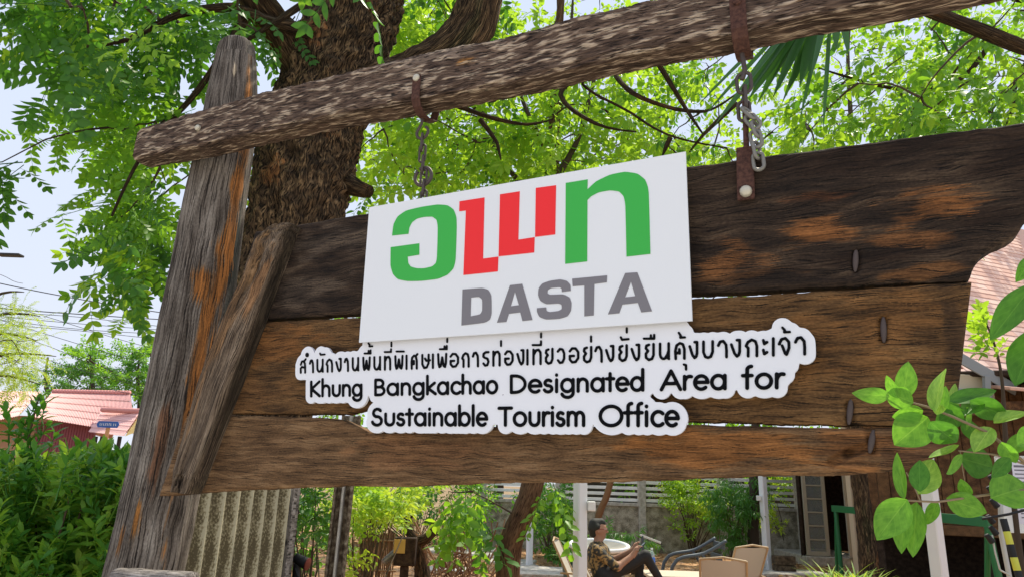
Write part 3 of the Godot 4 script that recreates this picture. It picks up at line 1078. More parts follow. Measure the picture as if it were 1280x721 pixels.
const THAI := [["so", 374.6, 383.4], ["aa", 386.5, 392.8], ["no", 395.3, 405.3], ["ko", 407, 417], ["ngo", 419.6, 427.8], ["aa", 430, 436.5], ["no", 439.6, 449.6], ["pho", 452.8, 464], ["no", 466.5, 477], ["tho", 479.6, 489.6], ["pho", 492.8, 505], ["e", 506.4, 510.4], ["so2", 513, 523], ["so3", 526.6, 538.0], ["e", 539.4, 543.4], ["pho", 546.3, 559.7], ["o", 561.8, 574.5], ["ko", 576.6, 587.8], ["aa", 590, 599], ["ro", 602.6, 612.4], ["tho", 615, 626.5], ["o", 630, 642.7], ["ngo", 646, 656], ["e", 657.5, 661.5], ["tho", 665, 677.8], ["yo", 680.8, 692.5], ["wo", 696, 707], ["o", 710.7, 724.8], ["yo", 728.3, 741], ["aa", 743, 753.6], ["ngo", 757, 768.4], ["yo", 772.6, 785.3], ["ngo", 788.8, 800.7], ["yo", 805.6, 819], ["no", 823.2, 838], ["kho", 842.2, 857.7], ["ngo", 861.3, 873.2], ["bo", 877.4, 893], ["aa", 896.4, 909.8], ["ngo", 913.3, 926.6], ["ko", 930.9, 948.4], ["a", 952.7, 960.4], ["e", 964.7, 968.7], ["cho", 972.3, 988.5], ["aa", 992.7, 1007.5]]
# signs above and below the letters: x0, x1, bottom y, top y in the photograph
const SIGNS := [["am", 382, 386.4, 445.6, 440.6], ["han", 399.5, 407, 444.4, 440.4], ["ue", 455, 464.5, 442.4, 436.5], ["thoe", 460, 466.5, 433.5, 428], ["ii", 480.3, 490.3, 440.5, 435], ["ek", 488, 491, 433, 427], ["i", 495, 506, 440, 436], ["ue", 549.2, 559.7, 437, 431], ["ek", 557.5, 561, 427.6, 422.5], ["ek", 625, 628, 432.5, 425.2], ["ii", 665.2, 677.8, 432, 424.8], ["ek", 674.5, 678.5, 421.8, 415.8], ["ek", 737, 741, 427.2, 419.5], ["han", 775.4, 786.6, 426.3, 420], ["ek", 781.6, 785.6, 415.6, 409.3], ["ue", 804.2, 819, 424, 417.2], ["thoe", 847.8, 857, 422.8, 415], ["u", 853.8, 859, 462, 454.2], ["thoe", 977.3, 988, 416, 408.5]]
const LINES := [["Khung", 386.5, 454.6, 0], ["Bangkachao", 466.5, 623.7, 0], ["Designated", 635.8, 807, 0], ["Area", 825, 910, 0], ["for", 927.3, 981.5, 0], ["Sustainable", 463.6, 610.7, 1], ["Tourism", 622.8, 733, 1], ["Office", 747.7, 850, 1]]
const TEXT := 0.030                                    # front of the lettering plaque before the planks

func make_plaque() -> void:
	var root := thing("lettering_plaque", "white cut-out plaque with black Thai and Latin lettering below the white panel", "plaque", bx(690, 490, TEXT))
	var all := []
	var put := func(strokes: Array, place: Callable, w: float, label: String) -> void:
		var segs := []
		for s in strokes:
			for k in s.size() - 1:
				segs.append([place.call(s[k]), place.call(s[k + 1])])
		all.append_array(segs)
		part("letter", stroke_plate(segs, w, 0.0021, TEXT + 0.0002, TEXT + 0.0025).mesh(), M.black_print, root)
	for t in THAI:
		var place := func(p: Array) -> Vector2:
			var x := lerpf(t[1] + 1.0, t[2] - 1.0, p[0])
			var base := lerpf(467.0, 443.8, (x - 375.0) / 630.0) - 1.6
			var high := lerpf(448.7, 419.2, (x - 375.0) / 630.0) + 1.6
			return on_board(x, lerpf(base, high, p[1]), TEXT)
		put.call(thai(t[0]), place, 0.0036, "")
	for t in SIGNS:
		var place := func(p: Array) -> Vector2: return on_board(lerpf(t[1] + 0.8, t[2] - 0.8, p[0]), lerpf(t[3] - 0.6, t[4] + 0.6, p[1]), TEXT)
		put.call(thai(t[0]), place, 0.0032, "")
	for l in LINES:
		var wide := 0.0
		var gap := 0.075
		for ch in l[0]:
			wide += latin(ch)[0] + gap
		wide -= gap
		var pen := 0.0
		for ch in l[0]:
			var gl := latin(ch)
			var place := func(p: Array) -> Vector2:
				var s: float = (pen + p[0]) / wide
				var x := lerpf(l[1] + 1.2, l[2] - 1.2, pow(s, 0.97))
				var base := lerpf(496.4, 485.6, (x - 388.0) / 590.0) if l[3] == 0 else lerpf(532.3, 533.2, (x - 463.0) / 387.0)
				var high := lerpf(475.0, 457.8, (x - 388.0) / 590.0) if l[3] == 0 else lerpf(509.5, 504.6, (x - 463.0) / 387.0)
				return on_board(x, lerpf(base - 1.8, high + 1.8, p[1]), TEXT)
			put.call(gl.slice(1), place, 0.0047 if l[3] == 0 else 0.0049, ch)
			pen += gl[0] + gap
	# the plaque fills the space between its lines and behind the panel's lower edge
	for f in [[400, 458, 990, 436], [392, 486, 975, 472], [400, 470, 985, 455], [480, 510, 800, 500], [480, 520, 840, 518], [455, 440, 855, 416], [470, 432, 850, 410]]:
		all.append([on_board(f[0], f[1], TEXT), on_board(f[2], f[3], TEXT)])
	part("backing_plate", stroke_plate(all, 0.0255, 0.005, TEXT - 0.010, TEXT).mesh(), M.plaque_white, root)
	for q in [[400, 475], [520, 455], [700, 445], [900, 440], [985, 430], [560, 525], [800, 522]]:
		var g := Geo.new()
		g.tube([bx(q[0], q[1], -0.004), bx(q[0], q[1], TEXT - 0.010)], [0.01], 8)
		part("standoff", g.mesh(), M.zinc, root)


# ---------------------------------------------------------------- leaves and trees
# one leaf from base along dir, lying across side; n segments per half, cup folds the halves up
func leaflet(g: Geo, base: Vector3, dir: Vector3, side: Vector3, length: float, width: float, seg := 2, cup := 0.25, droop := 0.15, obovate := 0.45) -> void:
	var up := side.cross(dir).normalized()
	var mid := []
	var lft := []
	var rgt := []
	for k in seg + 2:
		var t := float(k) / (seg + 1)
		var c := base + dir * length * t - up * droop * length * t * t
		mid.append(g.add(c, Vector2(0.5, t)))
		if k > 0 and k < seg + 1:
			var w := width * 0.5 * pow(sin(PI * pow(t, log(0.5) / log(obovate))), 0.8)
			lft.append(g.add(c - side * w + up * w * cup, Vector2(0.5 - w / width, t)))
			rgt.append(g.add(c + side * w + up * w * cup, Vector2(0.5 + w / width, t)))
	for k in seg + 1:
		if k == 0:
			g.tri(mid[0], mid[1], lft[0])
			g.tri(mid[0], rgt[0], mid[1])
		elif k == seg:
			g.tri(mid[k], mid[k + 1], lft[k - 1])
			g.tri(mid[k], rgt[k - 1], mid[k + 1])
		else:
			g.quad(mid[k], mid[k + 1], lft[k], lft[k - 1])
			g.quad(mid[k], rgt[k - 1], rgt[k], mid[k + 1])

# a twig along +x with drooping pinnate leaves
func pinnate_spray(seed_: int, leaves: int, pairs: int, rachis: float, ll: float, lw: float, twig: float, seg := 2) -> Mesh:
	var r := RandomNumberGenerator.new()
	r.seed = seed_
	var g := Geo.new()
	g.tube([Vector3.ZERO, Vector3(twig * 0.5, -0.01, 0), Vector3(twig, -0.05, 0.01)], [0.004, 0.003, 0.0015], 4, false)
	for k in leaves:
		var t := (k + 1.0) / leaves
		var b := Vector3(twig * t, -0.05 * t * t, 0)
		var az := (k * 2.4) + r.randf_range(-0.4, 0.4)
		var d := Vector3(r.randf_range(0.35, 0.8), sin(az) * 0.7 - 0.1, cos(az)).normalized()
		var last := b
		var n := pairs
		for p in n:
			var f := (p + 1.0) / n
			var q := b + d * rachis * f + Vector3.DOWN * rachis * 0.35 * f * f
			var tdir := (q - last).normalized()
			var s := tdir.cross(Vector3.UP).normalized()
			g.tube([last, q], [0.0015, 0.0012], 3, false)
			for sd in [-1.0, 1.0]:
				var ld: Vector3 = (s * sd * 0.85 + tdir * 0.55 + Vector3.DOWN * r.randf_range(0.1, 0.75)).normalized()
				var ls: Vector3 = (tdir - ld * tdir.dot(ld)).normalized() * sd
				leaflet(g, q, ld, ls, ll * r.randf_range(0.75, 1.1), lw * r.randf_range(0.85, 1.1), seg, r.randf_range(0.1, 0.4), r.randf_range(0.05, 0.3))
			last = q
		var e := (d + Vector3.DOWN * 0.8).normalized()
		leaflet(g, last, e, e.cross(Vector3(0.3, 1, 0.2)).normalized(), ll, lw, seg, 0.2, 0.2)
	return g.mesh()

# a twig with single leaves
func leafy_spray(seed_: int, leaves: int, ll: float, lw: float, twig: float, seg := 2, droop := 0.3) -> Mesh:
	var r := RandomNumberGenerator.new()
	r.seed = seed_
	var g := Geo.new()
	g.tube([Vector3.ZERO, Vector3(twig * 0.5, 0.01, 0), Vector3(twig, -0.03, 0.01)], [0.004, 0.003, 0.0012], 4, false)
	for k in leaves:
		var t := 0.15 + 0.85 * k / leaves
		var b := Vector3(twig * t, -0.03 * t * t, 0)
		var az := k * 2.4 + r.randf_range(-0.5, 0.5)
		var d := Vector3(r.randf_range(0.2, 0.9), sin(az) * 0.8 - droop, cos(az)).normalized()
		var s := d.cross(Vector3(r.randf_range(-0.3, 0.3), 1, r.randf_range(-0.3, 0.3))).normalized()
		leaflet(g, b + d * 0.015, d, s, ll * r.randf_range(0.7, 1.15), lw * r.randf_range(0.8, 1.15), seg, r.randf_range(0.0, 0.35), r.randf_range(0.0, 0.35))
	return g.mesh()

# upright whorl of narrow leaves, for the hedge
func whorl(seed_: int, leaves: int, ll: float, lw: float) -> Mesh:
	var r := RandomNumberGenerator.new()
	r.seed = seed_
	var g := Geo.new()
	g.tube([Vector3(0, -0.22, 0), Vector3(0.005, -0.1, 0), Vector3.ZERO], [0.004, 0.003, 0.002], 4, false)
	for k in leaves:
		var az := k * 2.4 + r.randf_range(-0.3, 0.3)
		var lift := lerpf(0.1, 1.3, float(k) / leaves) + r.randf_range(-0.2, 0.2)
		var d := Vector3(cos(az) * cos(lift), sin(lift), sin(az) * cos(lift))
		var s := d.cross(Vector3.UP).normalized()
		leaflet(g, Vector3(0, -0.16 + 0.16 * k / leaves, 0), d, s, ll * r.randf_range(0.75, 1.1), lw * r.randf_range(0.85, 1.15), 2, 0.25, r.randf_range(0.05, 0.35), 0.55)
	return g.mesh()

func turned(dir: Vector3, roll: float, size: float, p: Vector3) -> Transform3D:
	var x := dir.normalized()
	var z := x.cross(Vector3.UP)
	z = z.normalized() if z.length() > 0.05 else Vector3.BACK
	var y := z.cross(x)
	return Transform3D(Basis(x, y, z) * Basis(Vector3.RIGHT, roll) * size, p)

# crown pieces inside ovals seen in the photograph: [x, y, rx, ry, nearest z, farthest z, count, material number]
func crown(root: Node3D, blobs: Array, meshes: Array, mats: Array, size: float, heart: Vector3, droop := 0.25) -> Array:
	var put := {}
	var pts := []
	for b in blobs:
		for k in b[6]:
			var a := rng.randf() * TAU
			var r := sqrt(rng.randf())
			var z := lerpf(b[4], b[5], rng.randf())
			var p := at(b[0] + cos(a) * r * b[2], b[1] + sin(a) * r * b[3], z)
			var out := (p - heart)
			out.y *= 0.4
			var d := (out.normalized() * 0.6 + Vector3(rng.randf_range(-1, 1), rng.randf_range(-0.6, 0.5) - droop, rng.randf_range(-1, 1)) * 0.8).normalized()
			var which: int = b[7] if rng.randf() < 0.72 else rng.randi() % mats.size()
			var key := [rng.randi() % meshes.size(), which]
			if not put.has(key):
				put[key] = []
			put[key].append(turned(d, rng.randf_range(-0.5, 0.5), size * rng.randf_range(0.75, 1.2), p))
			pts.append(p)
	for key in put:
		many("crown", meshes[key[0]], mats[key[1]], put[key], root)
	return pts

# thin branches from the nearest point of the limbs to some of the crown pieces
func twigs(root: Node3D, limbs: Array, pts: Array, every: int, r0: float, m: Material) -> void:
	var g := Geo.new()
	var nodes := []
	for l in limbs:
		for p in l:
			nodes.append(p)
	for i in range(0, pts.size(), every):
		var p: Vector3 = pts[i]
		var best: Vector3 = nodes[0]
		for n in nodes:
			if n.distance_squared_to(p) < best.distance_squared_to(p):
				best = n
		var len_ := best.distance_to(p)
		if len_ < 0.1:
			continue
		var side := Vector3(rng.randf_range(-1, 1), rng.randf_range(-0.2, 0.8), rng.randf_range(-1, 1)) * len_ * 0.16
		var line := []
		var rad := []
		for k in 7:
			var t := k / 6.0
			line.append(best.lerp(p, t) + side * sin(PI * t) + Vector3(rng.randf_range(-1, 1), rng.randf_range(-1, 1), rng.randf_range(-1, 1)) * 0.02 * len_)
			rad.append(lerpf(r0, 0.004, pow(t, 0.7)))
		g.tube(line, rad, 5, false)
		nodes.append(line[3])
		nodes.append(line[5])
	if g.v.size():
		part("branch", g.welded(), m, root, true)

func spline(pts: Array, step: float) -> Array:
	var c := Curve3D.new()
	for i in pts.size():
		if i > 0 and i < pts.size() - 1:
			var t: Vector3 = (pts[i + 1] - pts[i - 1]).normalized()
			c.add_point(pts[i], -t * pts[i].distance_to(pts[i - 1]) * 0.33, t * pts[i].distance_to(pts[i + 1]) * 0.33)
		else:
			c.add_point(pts[i])
	var n := maxi(2, int(c.get_baked_length() / step))
	var out := []
	for k in n + 1:
		out.append(c.sample_baked(c.get_baked_length() * k / n))
	return out

func limb(root: Node3D, called: String, pts: Array, radii: Array, m: Material, sides := 12, bump := 0.08, seed_ := 3, step := 0.06) -> Array:
	var line := spline(pts, step)
	var rad := []
	for k in line.size():
		var t := float(k) / (line.size() - 1) * (radii.size() - 1)
		var i := mini(int(t), radii.size() - 2)
		rad.append(lerpf(radii[i], radii[i + 1], t - i))
	var r := noise(seed_, 1.0, 3)
	var g := Geo.new()
	g.tube(line, rad, sides, true, func(q: float, run: float) -> float:
		var x := cos(TAU * q)
		var y := sin(TAU * q)
		var ridge := 1.0 - absf(r.get_noise_3d(x * 5.0, y * 5.0, run * 2.2)) * 2.0
		return 1.0 + bump * (ridge - 0.6) + bump * 0.9 * r.get_noise_3d(x * 1.5, y * 1.5, run * 1.2) + bump * 0.5 * r.get_noise_3d(x * 16.0, y * 16.0, run * 9.0))
	for i in g.uv.size():
		g.uv[i] = Vector2(g.uv[i].y * (0.8 if sides > 40 else 0.45), g.uv[i].x * (2.0 if sides > 20 else 1.0))
	part(called, g.welded(), m, root)
	return line

func make_trees() -> void:
	var bark := wood(1024, 512, 91, [rgb(40, 32, 24), rgb(78, 62, 46), rgb(116, 92, 66), rgb(134, 110, 82)], [[0.3, 0.4, 0.12, 0.06, rgb(140, 86, 46), 0.5], [0.7, 0.7, 0.1, 0.05, rgb(134, 84, 48), 0.5], [0.55, 0.2, 0.16, 0.1, rgb(48, 54, 34), 0.5]], 13.0, 0.42, 0.3, 0.2, 0.02, 300)
	var bark_m := wood_mat(bark, 1.6, 0.95)
	M.bark = bark_m
	var twig_m := mat(rgb(70, 56, 42), 0.9)
	var pin := [pinnate_spray(1, 6, 5, 0.24, 0.085, 0.038, 0.42, 3), pinnate_spray(2, 5, 6, 0.27, 0.08, 0.035, 0.36, 3), pinnate_spray(3, 7, 5, 0.22, 0.075, 0.036, 0.5, 3)]
	var soft := [leafy_spray(11, 20, 0.105, 0.055, 0.55), leafy_spray(12, 17, 0.115, 0.06, 0.48), leafy_spray(13, 24, 0.095, 0.05, 0.6)]
	var leaf_dark := leaf_mat(rgb(56, 98, 40), rgb(98, 152, 36), 0.45)
	var leaf_mid := leaf_mat(rgb(78, 126, 42), rgb(146, 194, 42), 0.45)
	var leaf_pale := leaf_mat(rgb(106, 152, 48), rgb(184, 220, 52), 0.5)
	var mats := [leaf_dark, leaf_mid, leaf_pale]
	M.leaf_dark = leaf_dark
	M.leaf_mid = leaf_mid
	M.leaf_pale = leaf_pale

	# the big tree behind the post
	var z := 5.4
	var root := thing("broad_tree", "big old tree with thick fissured dark trunk behind the grey post", "tree", Vector3(at(310, 620, z).x, 0, -z))
	var t := [Vector3(at(290, 620, z).x, -0.15, -z), at(300, 620, z), at(345, 400, z), at(368, 280, z), at(388, 180, z), at(410, 110, z), at(432, 50, z), at(452, -20, z), at(470, -120, z)]
	var limbs := [limb(root, "trunk", t, [0.52, 0.44, 0.40, 0.385, 0.37, 0.40, 0.40, 0.38, 0.33], bark_m, 80, 0.15, 3, 0.02)]
	limbs.append(limb(root, "limb", [at(420, 118, z), at(486, 106, z - 0.1), at(560, 70, z - 0.3), at(592, 30, z - 0.4), at(606, -20, z - 0.5), at(640, -90, z - 0.7)], [0.22, 0.22, 0.2, 0.19, 0.16, 0.12], bark_m, 32, 0.16, 5))
	limbs.append(limb(root, "limb", [at(408, 130, z), at(378, 82, z - 0.2), at(352, 40, z - 0.4), at(322, 5, z - 0.7), at(290, -50, z - 1.0)], [0.22, 0.17, 0.14, 0.12, 0.1], bark_m, 24, 0.16, 6))
	limbs.append(limb(root, "limb", [at(410, 215, z + 0.1), at(436, 232, z), at(462, 240, z - 0.1)], [0.14, 0.09, 0.05], bark_m, 20, 0.15, 7))
	limbs.append(limb(root, "limb", [at(385, 40, z - 0.4), at(330, 25, z - 0.7), at(290, 10, z - 0.9), at(220, 20, z - 1.2), at(160, 50, z - 1.4), at(110, 60, z - 1.5)], [0.06, 0.045, 0.035, 0.025, 0.018, 0.008], bark_m, 10, 0.1, 8))
	limbs.append(limb(root, "limb", [at(380, 5, z - 0.8), at(310, 50, z - 1.2)], [0.03, 0.014], bark_m, 8, 0.08, 8))
	limbs.append(limb(root, "limb", [at(320, 0, z - 0.7), at(250, 110, z - 0.9), at(180, 190, z - 1.0), at(140, 270, z - 1.1)], [0.045, 0.025, 0.015, 0.008], bark_m, 8, 0.08, 9))
	var pts := crown(root, [
		[60, -26, 50, 8, 3.6, 4.4, 4, 0], [100, 8, 26, 20, 3.6, 4.6, 8, 0], [165, 0, 60, 24, 3.8, 5.2, 16, 0], [255, 24, 50, 34, 4.2, 5.6, 17, 0], [340, 16, 40, 24, 4.4, 5.6, 10, 0], [130, 50, 26, 14, 3.8, 4.8, 5, 0],
		[165, 98, 44, 22, 4.6, 6.0, 13, 1], [108, 140, 8, 10, 5.0, 5.8, 2, 1], [215, 145, 40, 36, 4.6, 6.2, 17, 1], [160, 165, 22, 16, 5.0, 6.2, 5, 1], [30, 204, 18, 4, 4.2, 5.0, 3, 0], [-4, 208, 10, 8, 4.2, 5.0, 2, 0],
		[195, 228, 20, 16, 5.0, 6.4, 8, 1], [160, 250, 18, 10, 5.0, 6.4, 6, 1], [196, 292, 12, 20, 5.0, 6.4, 8, 0], [148, 278, 6, 6, 5.0, 6.0, 2, 0], [196, 328, 6, 6, 5.0, 6.2, 3, 0], [200, 262, 14, 26, 6, 7.5, 6, 1],
		[320, 200, 14, 40, 6.2, 7.6, 8, 2], [200, -90, 220, 40, 3.4, 6.5, 34, 0], [480, -100, 200, 50, 4.0, 7.0, 30, 0], [540, 15, 60, 24, 6.0, 8.5, 22, 2]], pin, mats, 1.12, at(400, 0, z))
	twigs(root, limbs, pts, 5, 0.012, twig_m)

	# leaning tree in the middle of the yard
	z = 8.0
	root = thing("leaning_tree", "slender leaning tree with a smooth brown trunk below the lowest plank", "tree", Vector3(at(632, 730, z).x, 0, -z))
	limbs = [limb(root, "trunk", [Vector3(at(628, 730, z).x, -0.1, -z), at(634, 721, z), at(640, 672, z), at(654, 640, z), at(666, 604, z), at(680, 480, z), at(688, 250, z), at(692, 180, z), at(694, 110, z), at(700, 20, z), at(705, -60, z)], [0.16, 0.125, 0.122, 0.118, 0.12, 0.11, 0.09, 0.075, 0.065, 0.05, 0.04], mat_bark_smooth(), 28, 0.07, 12)]
	for b in [[[692, 200], [668, 160], [655, 130], [640, 90]], [[690, 230], [720, 180], [735, 130], [752, 60]], [[688, 270], [620, 190], [612, 150], [560, 120]], [[694, 150], [704, 120], [712, 60], [716, 0]]]:
		var q := []
		for p in b:
			q.append(at(p[0], p[1], z + rng.randf_range(-0.4, 0.4)))
		limbs.append(limb(root, "limb", q, [0.05, 0.035, 0.028, 0.015], twig_m, 8, 0.08, 13))
	pts = crown(root, [[500, 190, 60, 50, 7.5, 11, 60, 2], [600, 200, 90, 60, 7.0, 10, 90, 2], [600, 140, 110, 40, 7.0, 10, 66, 2], [720, 170, 90, 50, 6.8, 10, 84, 2], [760, 110, 90, 50, 7, 10, 64, 2], [640, 60, 130, 50, 7, 10, 84, 2], [560, 30, 70, 40, 7, 10, 44, 2], [480, 60, 60, 60, 7.5, 10, 44, 2], [700, -60, 220, 60, 6, 10, 60, 1], [575, 622, 36, 16, 7.4, 8.4, 11, 1], [596, 648, 16, 16, 7.4, 8.2, 4, 1], [688, 608, 10, 10, 7.8, 8.6, 3, 1]], soft, mats, 1.25, at(690, 100, z))
	twigs(root, limbs, pts, 6, 0.014, twig_m)

	# tree reaching over from beyond the top plank
	z = 6.2
	root = thing("overhanging_tree", "tree with dark crooked boughs and large bright leaves above the top plank", "tree", Vector3(at(1500, 600, z).x, 0, -z))
	limbs = [limb(root, "trunk", [Vector3(at(1500, 600, z).x, -0.1, -z), at(1500, 480, z), at(1470, 200, z), at(1400, 66, z - 0.8), at(1290, 62, z - 1.7), at(1205, 30, z - 1.8), at(1140, 6, z - 1.8), at(1080, -30, z - 1.8)], [0.2, 0.18, 0.16, 0.12, 0.085, 0.07, 0.055, 0.04], bark_m, 24, 0.16, 15)]
	var boughs := [[[1300, 60], [1275, 90], [1264, 140], [1250, 190]], [[1240, 50], [1200, 100], [1125, 112], [1020, 84]], [[1400, 60], [1200, -20], [960, 20], [730, 95], [790, 142], [838, 170], [908, 185]], [[838, 172], [828, 195]], [[820, 75], [860, 140], [880, 170]], [[730, 95], [700, 118], [745, 155], [795, 165]], [[920, 130], [880, 168], [862, 190]], [[770, 95], [800, 122], [880, 140], [920, 118]], [[560, 128], [610, 146], [660, 156], [690, 150]], [[600, 150], [622, 180], [626, 200]]]
	for b in boughs:
		var q := []
		for p in b:
			q.append(at(p[0], p[1], z + rng.randf_range(-0.15, 0.15)))
		limbs.append(limb(root, "limb", q, [0.027, 0.024, 0.018, 0.008], bark_m, 8, 0.2, 17))
	pts = crown(root, [[1100, 120, 120, 60, 5.0, 7.0, 60, 1], [1200, 145, 90, 45, 5.0, 7.2, 56, 1], [1240, 90, 60, 50, 5.4, 7.4, 30, 1], [1180, 60, 80, 40, 5.6, 7.4, 26, 2], [1050, 170, 70, 40, 5.5, 7.5, 30, 2], [950, 190, 70, 30, 5.8, 8, 26, 2], [1120, 10, 140, 30, 5.6, 8, 36, 1], [1250, 0, 80, 40, 5.6, 8, 26, 1], [860, 200, 60, 26, 6.5, 8.5, 20, 2], [880, 100, 60, 30, 6.5, 8.5, 14, 2], [1150, -70, 260, 50, 4.5, 8, 70, 1]], [leafy_spray(21, 14, 0.135, 0.072, 0.6, 3, 0.5), leafy_spray(22, 12, 0.145, 0.075, 0.5, 3, 0.5), leafy_spray(23, 16, 0.12, 0.065, 0.62, 3, 0.5)], mats, 0.82, at(1250, 40, z))
	twigs(root, limbs, pts, 5, 0.012, twig_m)

	# garden trees farther back fill the view above the board
	var back := [[620, 22.0, [[520, 120, 110, 90, 20.8, 24, 90, 2], [480, 200, 60, 60, 20.8, 24, 40, 2], [640, 200, 110, 60, 20.8, 24, 80, 2], [640, 90, 120, 60, 20.8, 24, 70, 2], [600, 0, 120, 50, 20.8, 24, 50, 2], [480, 540, 110, 70, 20.8, 24, 90, 1], [620, 500, 90, 90, 20.8, 24, 90, 1], [520, 400, 120, 80, 20.8, 24, 60, 1]], "round-crowned garden tree with pale leaves behind the white panel"], [820, 22.5, [[770, 190, 110, 50, 21, 24.5, 90, 2], [800, 110, 110, 60, 21, 24.5, 70, 2], [900, 200, 100, 50, 21, 24.5, 80, 2], [900, 60, 110, 40, 21, 24.5, 40, 2], [800, 20, 100, 40, 21, 24.5, 40, 2], [780, 520, 110, 80, 21, 24.5, 90, 1], [880, 540, 90, 60, 21, 24.5, 70, 1], [820, 400, 130, 80, 21, 24.5, 60, 1]], "pale green garden tree rising behind the hanging chain tail"], [1060, 23.0, [[1060, 190, 110, 60, 21.5, 25, 90, 2], [1180, 180, 110, 60, 21.5, 25, 80, 2], [1060, 110, 120, 50, 21.5, 25, 70, 2], [1220, 100, 90, 60, 21.5, 25, 60, 2], [1120, 30, 160, 40, 21.5, 25, 60, 2], [1270, 200, 40, 40, 21, 24.5, 24, 2], [1030, 540, 110, 60, 21.5, 25, 90, 1], [1120, 480, 90, 90, 21.5, 25, 70, 1]], "leafy garden tree behind the top plank beside the stilt house"]]
	for b in back:
		z = b[1]
		root = thing("garden_tree", b[3], "tree", Vector3(at(b[0], 700, z).x, 0, -z), "garden trees behind the signboard")
		limbs = [limb(root, "trunk", [Vector3(at(b[0], 700, z).x, -0.1, -z), at(b[0] + 6, 480, z), at(b[0] - 4, 300, z), at(b[0] + 4, 180, z), at(b[0], 60, z), at(b[0] + 10, -30, z)], [0.16, 0.14, 0.12, 0.1, 0.07, 0.03], twig_m, 12, 0.1, 21)]
		pts = crown(root, b[2], soft, mats, 1.75, at(b[0], 120, z))
		twigs(root, limbs, pts, 9, 0.03, twig_m)

	# feathery young tree at the edge of the view
	z = 13.0
	root = thing("feathery_tree", "yellow-green feathery tree in front of the power cables", "tree", Vector3(at(-40, 600, z).x, 0, -z))
	limbs = [limb(root, "trunk", [Vector3(at(-40, 600, z).x, -0.1, -z), at(-38, 500, z), at(-30, 420, z), at(-20, 370, z)], [0.12, 0.1, 0.07, 0.03], twig_m, 10, 0.1, 25)]
	for b in [[-40, 470, 50, 480], [-36, 450, 70, 445], [-32, 420, 45, 425], [-30, 400, 50, 395], [-25, 380, 30, 365], [-38, 440, 20, 450]]:
		limbs.append(limb(root, "limb", [at(b[0], b[1], z), at((b[0] + b[2]) * 0.5, (b[1] + b[3]) * 0.5 - 6, z + 0.2), at(b[2], b[3], z)], [0.04, 0.025, 0.008], twig_m, 6, 0.08, 26))
	pts = crown(root, [[-20, 420, 26, 34, 12, 14, 26, 1], [5, 428, 20, 18, 12, 14, 16, 1], [30, 448, 14, 5, 12.5, 13.5, 5, 1], [8, 408, 12, 8, 12.5, 13.5, 6, 1], [0, 388, 10, 6, 12.5, 13.5, 3, 1], [16, 458, 16, 5, 12, 14, 7, 1], [-20, 462, 20, 8, 12, 14, 8, 1]], [pinnate_spray(31, 8, 9, 0.3, 0.05, 0.014, 0.5, 2), pinnate_spray(32, 7, 10, 0.34, 0.045, 0.013, 0.55, 2)], [leaf_mat(rgb(122, 150, 44), rgb(190, 210, 60)), leaf_mat(rgb(138, 164, 54), rgb(204, 222, 70))], 1.15, at(-30, 440, z), 0.1)
	twigs(root, limbs, pts, 4, 0.012, twig_m)

	# far trees beyond the pink-roofed house
	for b in [[118, 55.0, [[112, 446, 22, 7, 52, 58, 60, 0], [95, 462, 20, 8, 52, 58, 46, 1], [130, 470, 26, 9, 52, 58, 60, 0], [110, 484, 36, 8, 52, 58, 60, 1]], "far flat-topped tree above the pink roof"], [175, 58.0, [[176, 443, 22, 6, 55, 61, 60, 0], [165, 462, 24, 9, 55, 61, 60, 1], [185, 476, 26, 8, 55, 61, 60, 0], [180, 490, 30, 10, 55, 61, 60, 1]], "far flat-topped tree between the pink roof and grey post"], [60, 62.0, [[62, 482, 14, 10, 60, 64, 16, 1], [50, 476, 14, 8, 60, 64, 14, 1], [75, 470, 10, 10, 60, 64, 12, 1]], "far thin tree just above the pink roof ridge"]]:
		z = b[1]
		root = thing("far_tree", b[3], "tree", Vector3(at(b[0], 560, z).x, 0, -z), "far trees beyond the pink-roofed house")
		limbs = [limb(root, "trunk", [Vector3(at(b[0], 560, z).x, -0.2, -z), at(b[0], 500, z), at(b[0] - 3, 470, z), at(b[0], 446, z)], [0.3, 0.25, 0.2, 0.08], twig_m, 8, 0.1, 27)]
		pts = crown(root, b[2], soft, [leaf_mid, leaf_dark], 2.6, at(b[0], 470, z), 0.0)
		twigs(root, limbs, pts, 8, 0.09, twig_m)

	# sunlit sprig beside the stilt house roof
	z = 7.0
	root = thing("young_tree", "young tree with sunlit yellow-green leaves in front of the tiled roof", "tree", Vector3(at(1262, 650, z).x, 0, -z))
	limbs = [limb(root, "trunk", [Vector3(at(1262, 650, z).x, -0.1, -z), at(1258, 560, z), at(1252, 470, z), at(1240, 420, z), at(1228, 395, z)], [0.05, 0.04, 0.03, 0.018, 0.008], twig_m, 8, 0.08, 28)]
	pts = crown(root, [[1222, 405, 14, 20, 6.8, 7.2, 5, 2], [1244, 430, 18, 16, 6.8, 7.2, 6, 2], [1256, 452, 14, 8, 6.8, 7.2, 3, 2], [1232, 330, 6, 5, 6.8, 7.2, 1, 2]], [leafy_spray(41, 12, 0.13, 0.065, 0.3, 3, 0.0)], mats, 0.8, at(1250, 460, z), -0.3)

func mat_bark_smooth() -> StandardMaterial3D:
	return wood_mat(wood(512, 256, 97, [rgb(60, 42, 30), rgb(96, 70, 50), rgb(126, 98, 72)], [], 3.0, 0.3, 0.0, 0.12), 1.0, 0.95)

